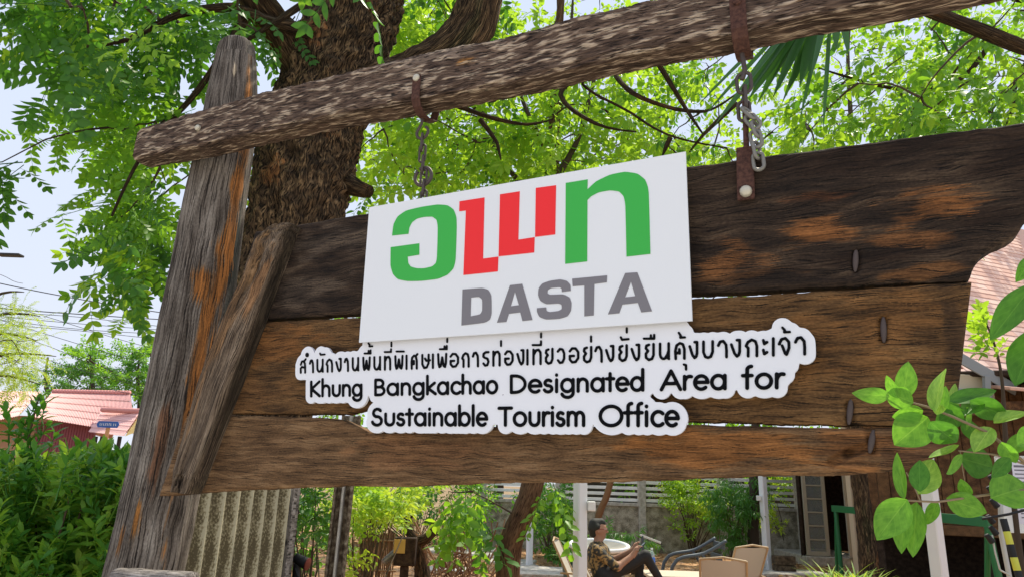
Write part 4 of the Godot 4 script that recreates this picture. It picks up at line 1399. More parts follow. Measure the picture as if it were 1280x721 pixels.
func make_palm() -> void:
	# fan palm leaf hanging behind the beam
	var z := 4.6
	var hub := at(1042, -30, z)
	var root := thing("fan_palm_leaf", "dark green fan palm leaf with long hanging blades behind the beam", "palm leaf", hub)
	var g := Geo.new()
	g.tube([hub, at(1100, -140, z + 0.3), at(1250, -260, z + 0.6), at(1420, -200, z + 0.9)], [0.012, 0.014, 0.016, 0.02], 8)
	part("leaf_stalk", g.welded(), M.palm, root)
	for b in [[905, 138, 18], [918, 132, 16], [936, 122, 20], [952, 112, 18], [890, 152, 12], [965, 120, 16], [1000, 105, 26], [1012, 60, 22], [986, 112, 20], [1000, 146, 8], [1028, 160, 8], [974, 90, 20], [1046, 60, 18], [868, 128, 10], [1062, 66, 16], [926, 126, 12], [944, 130, 12], [978, 130, 10], [1016, 92, 12], [880, 140, 9]]:
		g = Geo.new()
		var zz := z + rng.randf_range(-0.35, 0.35)
		var tip := at(b[0], b[1], zz)
		var d := (tip - hub)
		var s := d.cross(bn + Vector3(rng.randf_range(-0.4, 0.4), rng.randf_range(-0.3, 0.3), 0)).normalized()
		leaflet(g, hub, d.normalized(), s, d.length(), b[2] * zz / F * 0.8, 7, 0.55, 0.03, 0.62)
		part("leaf_blade", g.mesh(), M.palm, root)

func make_hedge() -> void:
	var root := thing("hedge", "bushy green hedge with pointed leaves beside the grey post", "hedge", Vector3(-3.6, 0, -5.0))
	var stems := Geo.new()
	var meshes := [whorl(51, 11, 0.098, 0.034), whorl(52, 9, 0.108, 0.037), whorl(53, 13, 0.088, 0.032)]
	var mats := [leaf_mat(rgb(66, 112, 44), rgb(112, 162, 40), 0.4), leaf_mat(rgb(104, 146, 54), rgb(168, 202, 52), 0.4), leaf_mat(rgb(152, 182, 80), rgb(206, 224, 80), 0.4)]
	var put := {}
	var n := noise(55, 0.9, 3)
	# hedge runs beside the road: from behind the post to out of the view
	for k in 3700:
		var px := rng.randf_range(-160, 215)
		var z := rng.randf_range(3.9, 6.0)
		var x := at(px, 600, z).x
		var top_px: float = 566.0 + 14.0 * n.get_noise_1d(px * 0.03) + 8.0 * n.get_noise_1d(px * 0.14) + (6.0 if px < 20 else 0.0)
		var top := at(px, top_px, 5.0).y + 0.12 * n.get_noise_2d(x * 3.0, z * 3.0)
		var y := top - pow(rng.randf(), 1.3) * 1.85
		if y < 0.05:
			continue
		if z < 4.25 + 0.3 * n.get_noise_2d(x * 4.0, y * 4.0):
			continue
		var lean := Vector3(rng.randf_range(-0.5, 0.5), 1.0, rng.randf_range(-0.2, 0.9)).normalized()
		var t := Basis(Quaternion(Vector3.UP, lean)) * Basis(Vector3.UP, rng.randf() * TAU) * rng.randf_range(0.8, 1.25)
		var key := [rng.randi() % 3, [0, 0, 0, 1, 1, 1, 2][rng.randi() % 7]]
		if not put.has(key):
			put[key] = []
		put[key].append(Transform3D(t, Vector3(x, y, -z)))
	# the tall sprig standing out of the hedge
	for q in [[20, 540], [26, 528], [34, 545], [38, 520], [45, 508], [50, 494], [34, 530], [56, 500], [12, 528], [8, 512], [60, 530], [70, 540]]:
		var key := [rng.randi() % 3, 0]
		if put.has(key):
			put[key].append(Transform3D(Basis(Vector3.UP, rng.randf() * TAU).rotated(Vector3.BACK, rng.randf_range(-0.5, 0.5)) * 1.0, at(q[0], q[1], 4.6)))
	for key in put:
		many("leaves", meshes[key[0]], mats[key[1]], put[key], root)
	for k in 46:
		var x := rng.randf_range(-5.2, -2.6)
		var z := -rng.randf_range(4.4, 5.8)
		stems.tube([Vector3(x, -0.05, z), Vector3(x + rng.randf_range(-0.1, 0.1), 0.8, z + rng.randf_range(-0.1, 0.1)), Vector3(x + rng.randf_range(-0.2, 0.2), 1.6, z + rng.randf_range(-0.2, 0.2))], [0.014, 0.01, 0.006], 5, false)
	stems.tube([at(30, 600, 4.7), at(36, 545, 4.6), at(46, 505, 4.6), at(51, 492, 4.6)], [0.01, 0.007, 0.005, 0.003], 5, false)
	part("stems", stems.welded(), mat(rgb(84, 66, 46), 0.9), root, true)

# round leaves of the branch before the board: base x,y, tip x,y, width px, tone, twist
func make_branch() -> void:
	var z := 1.22
	var foot := Vector3(at(1350, 600, z).x + 0.05, 0, -z)
	var root := thing("leafy_shrub", "leafy shrub branch with rounded bright green leaves in front of the planks", "shrub", foot)
	var stem_m := mat(rgb(132, 112, 84), 0.8)
	var st := func(px: Array, r0: float, r1: float) -> void:
		var q := []
		for p in px:
			q.append(at(p[0], p[1], p[2] if p.size() > 2 else z))
		var line := spline(q, 0.01)
		var rad := []
		for k in line.size():
			rad.append(lerpf(r0, r1, float(k) / line.size()))
		var g := Geo.new()
		g.tube(line, rad, 8)
		part("stem", g.welded(), stem_m, root)
	var hi := at(1350, 620, z)
	var g0 := Geo.new()
	g0.tube(spline([foot + Vector3(0, -0.05, 0), foot + Vector3(0.03, 0.7, 0), foot + Vector3(0.02, 1.3, 0.02), at(1352, 640, z), at(1345, 500, z), at(1330, 330, z)], 0.03), [0.011], 8)
	part("stem", g0.welded(), stem_m, root)
	st.call([[1350, 625], [1310, 595], [1280, 577], [1237, 541], [1190, 520], [1160, 508], [1140, 503], [1107, 492]], 0.0038, 0.0016)
	st.call([[1350, 640], [1290, 611], [1240, 617], [1170, 627], [1133, 625]], 0.0028, 0.0015)
	st.call([[1290, 583], [1262, 573], [1240, 567], [1198, 563]], 0.002, 0.0012)
	st.call([[1150, 625], [1142, 606], [1133, 590]], 0.0012, 0.0008)
	st.call([[1200, 563], [1204, 590], [1207, 606]], 0.0008, 0.0006)
	st.call([[1345, 480], [1310, 400], [1285, 360]], 0.003, 0.0015)
	var mats := [leaf_tex(rgb(80, 134, 46), rgb(84, 136, 30), 101), leaf_tex(rgb(112, 168, 58), rgb(120, 176, 40), 102), leaf_tex(rgb(146, 188, 82), rgb(160, 200, 60), 103)]
	var leaves := [
		[1112, 495, 1066, 491, 21, 1, 0.2], [1128, 498, 1137, 451, 26, 1, -0.4], [1142, 503, 1106, 488, 30, 1, 0.6], [1170, 514, 1172, 456, 19, 2, 0.9], [1176, 505, 1171, 518, 14, 2, 0.3], [1178, 514, 1180, 482, 15, 1, 0.4],
		[1154, 512, 1116, 522, 22, 1, -0.5], [1160, 521, 1118, 556, 48, 1, 0.1], [1162, 527, 1199, 556, 34, 0, 0.2], [1199, 556, 1162, 574, 12, 2, 1.1], [1239, 534, 1217, 563, 25, 2, 0.4], [1184, 502, 1245, 488, 20, 0, 0.5], [1212, 500, 1258, 520, 30, 0, 0.1], [1242, 528, 1284, 514, 15, 2, 0.9],
		[1180, 500, 1198, 532, 30, 0, 0.3], [1208, 508, 1211, 537, 9, 1, 1.1], [1131, 624, 1121, 565, 15, 1, 0.7], [1150, 614, 1149, 573, 24, 0, 0.2], [1148, 617, 1169, 571, 34, 2, 0.1], [1203, 569, 1178, 590, 13, 1, 0.9], [1199, 572, 1246, 584, 40, 0, 0.15],
		[1134, 624, 1095, 672, 40, 1, -0.2], [1134, 626, 1122, 690, 25, 1, 0.5], [1146, 627, 1141, 696, 27, 1, -0.4], [1183, 622, 1233, 640, 31, 1, 0.1], [1238, 622, 1288, 606, 46, 1, 0.2], [1292, 355, 1238, 424, 36, 0, 0.2], [1296, 410, 1270, 484, 42, 0, 0.3], [1300, 545, 1272, 556, 34, 1, 0.2], [1290, 322, 1274, 350, 20, 0, 0.3], [1190, 512, 1170, 530, 16, 0, 0.2], [1225, 500, 1205, 520, 22, 0, 0.5], [1122, 497, 1108, 470, 14, 1, 0.3], [1206, 522, 1226, 556, 20, 0, 0.4], [1172, 626, 1160, 655, 15, 1, 0.4], [1252, 552, 1270, 582, 20, 1, 0.3], [1212, 619, 1200, 600, 14, 1, 0.6], [1262, 572, 1240, 596, 18, 0, 0.3], [1186, 519, 1196, 478, 14, 2, 0.6], [1262, 566, 1284, 540, 20, 1, 0.3]]
	for l in leaves:
		var zz := z + rng.randf_range(-0.05, 0.05)
		var a := at(l[0], l[1], zz)
		var b := at(l[2], l[3], zz + rng.randf_range(-0.02, 0.025))
		var d := b - a
		var view := (EYE - a).normalized()
		var s := d.normalized().cross(view).normalized()
		s = s.rotated(d.normalized(), l[6] * (1 if rng.randf() < 0.5 else -1))
		var g := Geo.new()
		broad_leaf(g, a, d, s, l[4] * zz / F * 0.94 / maxf(0.6, cos(l[6])), rng)
		part("leaf", g.mesh(), mats[l[5]], root)

func leaf_tex(c: Color, through: Color, seed_: int) -> StandardMaterial3D:
	var n := nz(128, 128, seed_, 0.03, 1, 1, 3)
	var data := PackedByteArray()
	for y in 128:
		for x in 128:
			var dx := absf(x - 63.5) / 64.0
			var vein := 1.0 if dx < 0.025 else 0.0
			var f := fposmod(y / 128.0 * 7.0 - dx * 2.4, 1.0)
			if f < 0.09 and dx > 0.02:
				vein = maxf(vein, 0.5)
			var t := (n[y * 128 + x] / 255.0 - 0.5) * 0.28
			var q := Color(c.r * (1.0 + t), c.g * (1.0 + t * 0.7), c.b * (1.0 + t)).lerp(Color(c.r * 1.4, c.g * 1.22, c.b * 1.5), vein * 0.55)
			data.append(clampi(int(q.r * 255), 0, 255))
			data.append(clampi(int(q.g * 255), 0, 255))
			data.append(clampi(int(q.b * 255), 0, 255))
	var m := mat(Color.WHITE, 0.42)
	m.albedo_texture = ImageTexture.create_from_image(Image.create_from_data(128, 128, false, Image.FORMAT_RGB8, data))
	m.backlight_enabled = true
	m.backlight = Color(1.0, 1.0, 0.75)
	m.metallic_specular = 0.4
	return m

func broad_leaf(g: Geo, base: Vector3, d: Vector3, side: Vector3, width: float, r: RandomNumberGenerator) -> void:
	var dir := d.normalized()
	var up := side.cross(dir).normalized()
	var len_ := d.length()
	var nl := 12
	var nw := 8
	var cup := r.randf_range(0.1, 0.35)
	var curl := r.randf_range(-0.12, 0.18)
	var wave := r.randf_range(0, TAU)
	for i in nl + 1:
		var t := float(i) / nl
		var w := width * 0.5 * pow(maxf(0.0, sin(PI * pow(t, 0.84))), 0.8) + 0.0004
		for k in nw + 1:
			var s := (float(k) / nw - 0.5) * 2.0
			var p := base + dir * len_ * t + side * w * s + up * (absf(s) * w * cup - curl * len_ * t * t + 0.03 * width * sin(wave + t * 8.0) * s * s)
			g.add(p, Vector2(0.5 + s * 0.5, t))
	for i in nl:
		for k in nw:
			g.quad(i * (nw + 1) + k, i * (nw + 1) + k + 1, (i + 1) * (nw + 1) + k + 1, (i + 1) * (nw + 1) + k)


# ---------------------------------------------------------------- the yard and what lies round it
func box_part(root: Node, called: String, c: Vector3, ax: Vector3, ay: Vector3, az: Vector3, m: Material, bevel := 0.006) -> MeshInstance3D:
	var g := Geo.new()
	g.box(c, ax, ay, az, bevel)
	return part(called, g.mesh(), m, root)

func bar_part(root: Node, called: String, a: Vector3, b: Vector3, w: float, h: float, m: Material, up := Vector3.UP, bevel := 0.003) -> MeshInstance3D:
	var g := Geo.new()
	g.bar(a, b, w, h, up, bevel)
	return part(called, g.mesh(), m, root)

func tube_part(root: Node, called: String, pts: Array, r: Array, m: Material, sides := 8) -> MeshInstance3D:
	var g := Geo.new()
	g.tube(pts, r, sides)
	return part(called, g.welded(), m, root)

func make_ground() -> void:
	var g := Geo.new()
	var n := noise(201, 0.15, 3)
	var e := 420.0
	g.face([Vector3(-e, -0.012, e), Vector3(e, -0.012, e), Vector3(e, -0.012, -e), Vector3(-e, -0.012, -e)])
	part("ground", g.mesh(), mottled(rgb(112, 92, 66), rgb(138, 116, 86), rgb(158, 138, 106), 202, 0.35, 1.0), null).set_meta("kind", "structure")
	# trodden earth of the yard, a little uneven
	g = Geo.new()
	var nx := 90
	var nz_ := 70
	for j in nz_ + 1:
		for i in nx + 1:
			var x := lerpf(-9, 16, float(i) / nx)
			var z := lerpf(-6.5, -24, float(j) / nz_)
			g.add(Vector3(x, 0.012 + 0.02 * n.get_noise_2d(x * 6.0, z * 6.0) * (0.0 if i in [0, nx] or j in [0, nz_] else 1.0), z))
	for j in nz_:
		for i in nx:
			g.quad(j * (nx + 1) + i, j * (nx + 1) + i + 1, (j + 1) * (nx + 1) + i + 1, (j + 1) * (nx + 1) + i)
	part("yard_ground", g.mesh(), mottled(rgb(128, 92, 60), rgb(172, 132, 94), rgb(196, 160, 122), 204, 0.5, 1.2), null).set_meta("kind", "structure")
	# unseen pale concrete, added to bounce light up at the sign
	g = Geo.new()
	g.face([Vector3(-30, -0.004, 30), Vector3(30, -0.004, 30), Vector3(30, -0.004, -2.4), Vector3(-30, -0.004, -2.4)])
	part("added_bounce_pavement", g.mesh(), mottled(rgb(176, 172, 164), rgb(196, 192, 184), rgb(210, 206, 198), 206, 0.4, 0.3), null).set_meta("kind", "structure")
	# pale slabs in the yard
	var path := Node3D.new()
	path.name = "path"
	path.set_meta("kind", "structure")
	add_child(path)
	var slab := mottled(rgb(150, 144, 134), rgb(178, 172, 162), rgb(200, 196, 188), 208, 0.6, 0.4)
	for q in [[560, 688, 0.9, 0.5], [596, 686, 0.8, 0.5], [612, 694, 0.7, 0.45], [640, 702, 0.5, 0.4], [560, 712, 0.4, 0.3], [700, 713, 1.1, 0.35], [1000, 692, 0.7, 0.5], [1022, 700, 0.6, 0.4], [985, 716, 0.8, 0.4], [690, 718, 0.9, 0.25], [745, 716, 0.5, 0.3]]:
		var c := gp(q[0], q[1], 0.04)
		var a := rng.randf_range(-0.2, 0.2)
		box_part(path, "slab", c, Vector3(cos(a), 0, sin(a)) * q[2], Vector3.UP * 0.035, Vector3(-sin(a), 0, cos(a)) * q[3], slab, 0.012)
	# fallen leaves
	g = Geo.new()
	leaflet(g, Vector3.ZERO, Vector3.RIGHT, Vector3.BACK, 0.1, 0.05, 2, 0.35, 0.1)
	var where := []
	var cols := []
	for k in 9000:
		var p := Vector3(rng.randf_range(-6, 13), 0.045, rng.randf_range(-21, -8))
		where.append(Transform3D(Basis(Vector3.UP, rng.randf() * TAU) * Basis(Vector3.RIGHT, rng.randf_range(-0.7, 0.7)) * rng.randf_range(0.5, 1.3), p))
		var w := rng.randf()
		cols.append(Color(0.22, 0.12, 0.06).lerp(Color(0.42, 0.27, 0.14), w) if rng.randf() < 0.8 else Color(0.36, 0.2, 0.06))
	var lm := mat(Color.WHITE, 0.8)
	lm.vertex_color_use_as_albedo = true
	var o := many("leaf_litter", g.mesh(), lm, where, null, cols)
	tag(o, "dry brown fallen leaves scattered over the yard", "leaf litter")

func make_corrugated() -> void:
	# fibre-cement sheet standing behind the post
	var a := at(226, 700, 3.95)
	var b := at(351, 700, 4.75)
	a.y = 0
	b.y = 0
	var root := thing("corrugated_sheet", "mossy grey corrugated sheet standing upright behind the grey post", "corrugated sheet", (a + b) * 0.5)
	var g := Geo.new()
	var d := (b - a).normalized()
	var n := d.cross(Vector3.UP) * -1.0
	if n.z < 0:
		n = -n
	var nx := 180
	var len_ := a.distance_to(b)
	var waves := 7.2
	for side in [1.0, -1.0]:
		var base := g.v.size()
		for j in 2:
			for i in nx + 1:
				var u := float(i) / nx
				var wv: float = 0.026 * cos(TAU * u * waves) + 0.004 * side
				g.add(a + d * len_ * u + n * wv + Vector3.UP * (j * 1.95), Vector2(u * waves, 1.95 - j * 1.95))
		for i in nx:
			if side > 0:
				g.quad(base + i, base + i + 1, base + nx + 1 + i + 1, base + nx + 1 + i)
			else:
				g.quad(base + i + 1, base + i, base + nx + 1 + i, base + nx + 1 + i + 1)
	part("sheet_body", g.mesh(), M.moss_lit_ridge_sheet, root)
	var post := thing("fence_post", "flat grey fence post at the edge of the corrugated sheet", "post", b + d * 0.05)
	box_part(post, "post_shaft", b + d * 0.055 + Vector3.UP * 0.98, d * 0.035, Vector3.UP * 0.98, n * 0.03, M.grey_wood)
	# channel-shaped steel post with rusty streaks
	var c := at(417, 700, 4.7)
	c.y = 0
	root = thing("steel_post", "streaked rusty steel channel post standing below the lowest plank", "post", c)
	bar_part(root, "web", c + Vector3(0, 0, -0.03), c + Vector3(0.03, 2.1, -0.03), 0.1, 0.012, M.rust_streak, Vector3.BACK)
	for s in [-0.052, 0.0, 0.052]:
		bar_part(root, "flange", c + Vector3(s, 0, 0), c + Vector3(s + 0.03, 2.1, 0), 0.014, 0.06, M.rust_streak if s else M.concrete, Vector3.BACK)
	# black pipe end with a hose
	var p := at(372, 700, 5.6)
	root = thing("hose_reel", "black hose and pipe stand beside the corrugated sheet", "hose", Vector3(p.x, 0, p.z))
	tube_part(root, "pipe", [Vector3(p.x, 0, p.z), Vector3(p.x, p.y - 0.02, p.z)], [0.03], M.dark_metal)
	tube_part(root, "drum", [p + Vector3(-0.02, 0.02, 0), p + Vector3(0.08, -0.02, 0.02)], [0.034, 0.044], M.black_rubber, 16)
	tube_part(root, "drum_rim", [p + Vector3(0.078, -0.02, 0.02), p + Vector3(0.088, -0.022, 0.022)], [0.046], mat(rgb(120, 50, 36), 0.7), 16)
	tube_part(root, "hose", spline([p + Vector3(0.0, -0.05, 0.05), p + Vector3(0.08, -0.2, 0.06), p + Vector3(0.02, -0.34, 0.05), p + Vector3(-0.03, -0.7, 0.05), p + Vector3(0.0, -1.2, 0.05)], 0.03), [0.009], M.black_rubber)

# lichen-speckled fibre cement: highlights are painted along the ridges (u = 0), moss specks between
func moss_lit_ridge_mat() -> StandardMaterial3D:
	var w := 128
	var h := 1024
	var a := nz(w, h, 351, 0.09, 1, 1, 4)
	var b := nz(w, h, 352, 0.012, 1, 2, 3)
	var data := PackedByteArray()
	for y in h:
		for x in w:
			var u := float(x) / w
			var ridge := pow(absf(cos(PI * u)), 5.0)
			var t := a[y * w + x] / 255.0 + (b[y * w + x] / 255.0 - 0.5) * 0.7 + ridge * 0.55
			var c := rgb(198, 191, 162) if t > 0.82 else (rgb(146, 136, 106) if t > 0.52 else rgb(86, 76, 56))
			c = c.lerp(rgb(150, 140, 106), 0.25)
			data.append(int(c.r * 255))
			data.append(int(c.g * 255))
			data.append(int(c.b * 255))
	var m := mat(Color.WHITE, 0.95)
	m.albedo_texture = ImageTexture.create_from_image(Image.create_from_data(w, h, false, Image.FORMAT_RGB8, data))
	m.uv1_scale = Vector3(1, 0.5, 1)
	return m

func make_wall() -> void:
	var z := 20.0
	var x0 := at(598, 690, z).x
	var x1 := at(1006, 690, z).x
	var root := thing("concrete_wall", "stained grey concrete wall with pillars behind the seated person", "wall", Vector3((x0 + x1) * 0.5, 0, -z))
	box_part(root, "wall_panel", Vector3((x0 + x1) * 0.5, 0.59, -z), Vector3((x1 - x0) * 0.5, 0, 0), Vector3(0, 0.61, 0), Vector3(0, 0, 0.06), M.wall, 0.01)
	box_part(root, "coping", Vector3((x0 + x1) * 0.5, 1.24, -z + 0.01), Vector3((x1 - x0) * 0.5, 0, 0), Vector3(0, 0.045, 0), Vector3(0, 0, 0.09), M.concrete, 0.01)
	for px in [600, 698, 803, 905, 1003]:
		var c := at(px, 690, z)
		box_part(root, "pillar", Vector3(c.x, 1.12, -z + 0.03), Vector3(0.1, 0, 0), Vector3(0, 1.14, 0), Vector3(0, 0, 0.12), M.concrete, 0.012)
	var f := thing("slat_fence", "white horizontal slat fence on top of the concrete wall", "fence", Vector3((x0 + x1) * 0.5, 1.3, -z))
	var xs := [x0]
	for px in [698, 803, 905, 1003]:
		xs.append(at(px, 690, z).x)
	for k in xs.size() - 1:
		for r in 6:
			var y := 1.36 + r * 0.158
			box_part(f, "slat", Vector3((xs[k] + xs[k + 1]) * 0.5, y, -z), Vector3((xs[k + 1] - xs[k]) * 0.5 - 0.1, 0, 0), Vector3(0, 0.04, 0), Vector3(0, 0, 0.012), M.white_paint, 0.004)
	# neighbour's dark shed seen between the slats
	var s := thing("neighbour_shed", "dark shed wall seen between the white fence slats", "shed", Vector3((x0 + x1) * 0.5 + 4.5, 0, -24))
	box_part(s, "shed_wall", Vector3((x0 + x1) * 0.5 + 4.5, 1.25, -24.5), Vector3(6.5, 0, 0), Vector3(0, 1.25, 0), Vector3(0, 0, 0.4), mat(rgb(74, 72, 70), 0.9), 0.02)
	box_part(s, "shed_roof", Vector3((x0 + x1) * 0.5 + 4.5, 2.56, -24.3), Vector3(6.8, 0, 0), Vector3(0, 0.05, -0.02), Vector3(0, 0.06, 0.9), mat(rgb(110, 104, 100), 0.8), 0.02)

func make_pavilion() -> void:
	# open shed with glazed folding doors
	var z := 18.0
	var a := at(1003, 680, z)
	var w := at(1090, 680, z).x - a.x
	var root := thing("glazed_shed", "dark open shed with pale framed glazed doors beside the concrete wall", "shed", Vector3(a.x, 0, -z))
	box_part(root, "shed_floor", Vector3(a.x + w * 0.5, 0.11, -z - 1.2), Vector3(w * 0.5, 0, 0), Vector3(0, 0.12, 0), Vector3(0, 0, 1.4), M.concrete, 0.01)
	box_part(root, "back_wall", Vector3(a.x + w * 0.5 + 1.15, 1.4, -z - 2.4), Vector3(w * 0.5, 0, 0), Vector3(0, 1.2, 0), Vector3(0, 0, 0.05), M.dark_wood)
	for s in [0.0, 1.0]:
		box_part(root, "side_wall", Vector3(a.x + w * s + 0.57, 1.4, -z - 1.2), Vector3(0.036, 0, 0.018), Vector3(0, 1.2, 0), Vector3(-0.55, 0, 1.14), M.dark_wood)
	box_part(root, "roof", Vector3(a.x + w * 0.5, 2.66, -z - 1.1), Vector3(w * 0.5 + 0.3, 0, 0), Vector3(0, 0.05, 0), Vector3(0, 0.2, 1.6), mat(rgb(92, 88, 84), 0.8))
	for q in [[1007, 1031], [1053, 1078]]:
		var l := at(q[0], 640, z).x
		var r := at(q[1], 640, z).x
		var zz := -z + (0.0 if q[0] == 1007 else 0.25)
		var leaf := Node3D.new()
		leaf.name = "door"
		root.add_child(leaf, true)
		for x in [l, r]:
			box_part(leaf, "stile", Vector3(x, 1.42, zz), Vector3(0.045, 0, 0), Vector3(0, 1.17, 0), Vector3(0, 0, 0.025), M.pale_frame, 0.004)
		for k in 8:
			box_part(leaf, "rail", Vector3((l + r) * 0.5, 0.29 + k * 0.32, zz), Vector3((r - l) * 0.5 - 0.045, 0, 0), Vector3(0, 0.018 if k else 0.05, 0), Vector3(0, 0, 0.018), M.pale_frame, 0.003)
			if k < 7:
				box_part(leaf, "pane", Vector3((l + r) * 0.5, 0.29 + k * 0.32 + 0.16, zz), Vector3((r - l) * 0.5 - 0.05, 0, 0), Vector3(0, 0.135, 0), Vector3(0, 0, 0.003), M.glass, 0.001)

func make_stilt_house() -> void:
	var o := at(1083, 620, 13.2)
	o.y = 0
	var ph := deg_to_rad(-24.0)
	var ex := Vector3(cos(ph), 0, -sin(ph))
	var ez := Vector3(sin(ph), 0, cos(ph))
	var up := Vector3.UP
	var root := thing("stilt_house", "brown timber house on stilts behind the leafy shrub", "house", o + ex * 3.0)
	var w := 7.2
	for k in 36:
		var m: Material = M.house_wood[k % 3]
		box_part(root, "wall_board", o + ex * (0.1 + k * 0.2) + up * 2.45 + ez * (0.004 * (k % 2)), ex * 0.096, up * 1.2, ez * 0.018, m, 0.006)
	box_part(root, "floor_beam", o + ex * w * 0.5 + up * 1.16 + ez * 0.04, ex * w * 0.5, up * 0.085, ez * 0.07, M.house_wood[1], 0.01)
	box_part(root, "floor", o + ex * w * 0.5 + up * 1.22 - ez * 2.0, ex * w * 0.5, up * 0.03, ez * 1.95, M.dark_wood, 0.01)
	box_part(root, "back_wall", o + ex * w * 0.5 + up * 0.6 - ez * 3.2, ex * w * 0.5, up * 0.62, ez * 0.05, M.dark_wood, 0.01)
	box_part(root, "back_wall", o + ex * w * 0.5 + up * 2.45 - ez * 3.9, ex * w * 0.5, up * 1.2, ez * 0.05, M.dark_wood, 0.01)
	box_part(root, "side_wall", o + up * 2.45 - ez * 1.95, ex * 0.03, up * 1.2, ez * 1.9, M.house_wood[0], 0.01)
	for k in 5:
		box_part(root, "stilt", o + ex * (0.12 + k * 1.7) + up * 0.52 - ez * 0.1, ex * 0.09, up * 0.56, ez * 0.09, M.dark_wood, 0.01)
	for k in 3:
		bar_part(root, "step_board", o + ex * 0.5 + up * 0.28 + ez * (0.5 + k * 0.32), o + ex * 3.4 + up * 0.28 + ez * (0.5 + k * 0.32), 0.28, 0.05, M.grey_wood, Vector3.UP)
	box_part(root, "roof", o + ex * w * 0.5 + up * 3.78 - ez * 1.9, ex * (w * 0.5 + 0.3), up * 0.05, ez * 2.5, M.dark_wood, 0.02)

func make_tiled_house() -> void:
	var up := Vector3.UP
	# roof slab and tiles
	var c3 := deg_to_rad(20.0)
	var rx := Vector3(cos(c3), 0, -sin(c3))
	var rz := Vector3(sin(c3), 0, cos(c3))
	var eave := at(1236, 474, 14.0)
	var root := thing("tiled_house", "house with a steep pink tiled roof rising beyond the curved plank end", "house", Vector3(eave.x, 0, eave.z))
	box_part(root, "wall", eave + rx * 3.5 + Vector3(0, -eave.y * 0.5 - 0.05, 0) - rz * 2.8, rx * 4.6, up * (eave.y * 0.5 - 0.06), rz * 0.08, mat(rgb(214, 190, 160), 0.85), 0.02)
	var slope := deg_to_rad(55.0)
	var ru := up * sin(slope) - rz * cos(slope)
	var rn := up * cos(slope) + rz * sin(slope)
	var roof := box_part(root, "roof", eave + rx * 4.0 + ru * 3.7 - rn * 0.07, rx * 5.4, ru * 3.75, rn * 0.04, M.tile[0], 0.01)
	var cnt := 0
	for r in 37:
		for k in 8:
			var q := eave + rx * (-0.5 + r * 0.165 + k * 0.36) + ru * (0.09 + r * 0.2)
			box_part(roof, "tile", q + rn * (0.012 + rng.randf() * 0.004), rx * 0.177, (ru * 0.125 - rn * 0.008), rn * 0.011, M.tile[rng.randi() % 4], 0.004)
	# lean-to below the roof: fascia, gable boarding, posts
	var f0 := at(1188, 440, 11.6)
	var f1 := at(1270, 487, 11.9)
	bar_part(root, "fascia", f0, f1, 0.03, 0.2, M.grey_paint, Vector3.UP, 0.006)
	var g0 := at(1192, 474, 11.9)
	var g1 := at(1242, 490, 11.9)
	box_part(root, "gable_panel", (g0 + g1) * 0.5 + Vector3(0, -0.02, -0.05), Vector3((g1.x - g0.x) * 0.55, 0, 0), up * 0.22, Vector3(0, 0, 0.02), mat(rgb(196, 184, 160), 0.85))
	bar_part(root, "gable_rail", at(1186, 488, 11.8), at(1240, 496, 11.8), 0.05, 0.14, M.grey_paint, Vector3.UP)
	bar_part(root, "gable_post", at(1233, 470, 11.75), at(1234, 503, 11.75), 0.1, 0.08, M.grey_paint, Vector3.BACK)
	bar_part(root, "lean_to_beam", at(1195, 512, 11.7), at(1330, 506, 11.7), 0.1, 0.2, M.house_wood[2], Vector3.UP)
	var l0 := at(1262, 486, 11.7)
	box_part(root, "lean_to_roof", l0 + Vector3(0.7, 0.02, -0.2), Vector3(0.9, -0.05, 0), Vector3(0, 0.03, 0), Vector3(0, -0.1, 0.5), M.tile[2], 0.01)

func make_rack() -> void:
	var a := at(1041, 635, 15.6)
	var b := at(1237, 652, 9.4)
	var root := thing("green_rack", "long green painted metal rack with small white number plates", "rack", Vector3(a.x, 0, a.z))
	bar_part(root, "top_bar", a, b, 0.06, 0.13, M.green_paint)
	for t in [0.03, 0.99]:
		var p := a.lerp(b, t)
		tube_part(root, "leg", [Vector3(p.x + (0.1 if t > 0.5 else 0.0), 0, p.z), p + Vector3(0, -0.06, 0)], [0.045], M.green_paint, 12)
		tube_part(root, "leg", [Vector3(p.x + 0.12, 0, p.z - 0.5), p + Vector3(0, -0.06, 0)], [0.035], M.green_paint, 10)
	var d := (b - a).normalized()
	for t in [0.07, 0.17, 0.27, 0.4, 0.5, 0.6, 0.7, 0.80, 0.91]:
		var p := a.lerp(b, t)
		var n := d.cross(Vector3.UP).normalized()
		if n.z < 0:
			n = -n
		var pl := box_part(root, "number_plate", p + n * 0.033, d * 0.055, Vector3.UP * 0.045, n * 0.003, M.white_paint, 0.001)
		box_part(pl, "digit", p + n * 0.0368 - d * 0.015, d * 0.006, Vector3.UP * 0.022, n * 0.0006, M.black_print, 0.0002)
		box_part(pl, "digit", p + n * 0.0368 + d * 0.016, d * 0.008, Vector3.UP * 0.022, n * 0.0006, M.black_print, 0.0002)

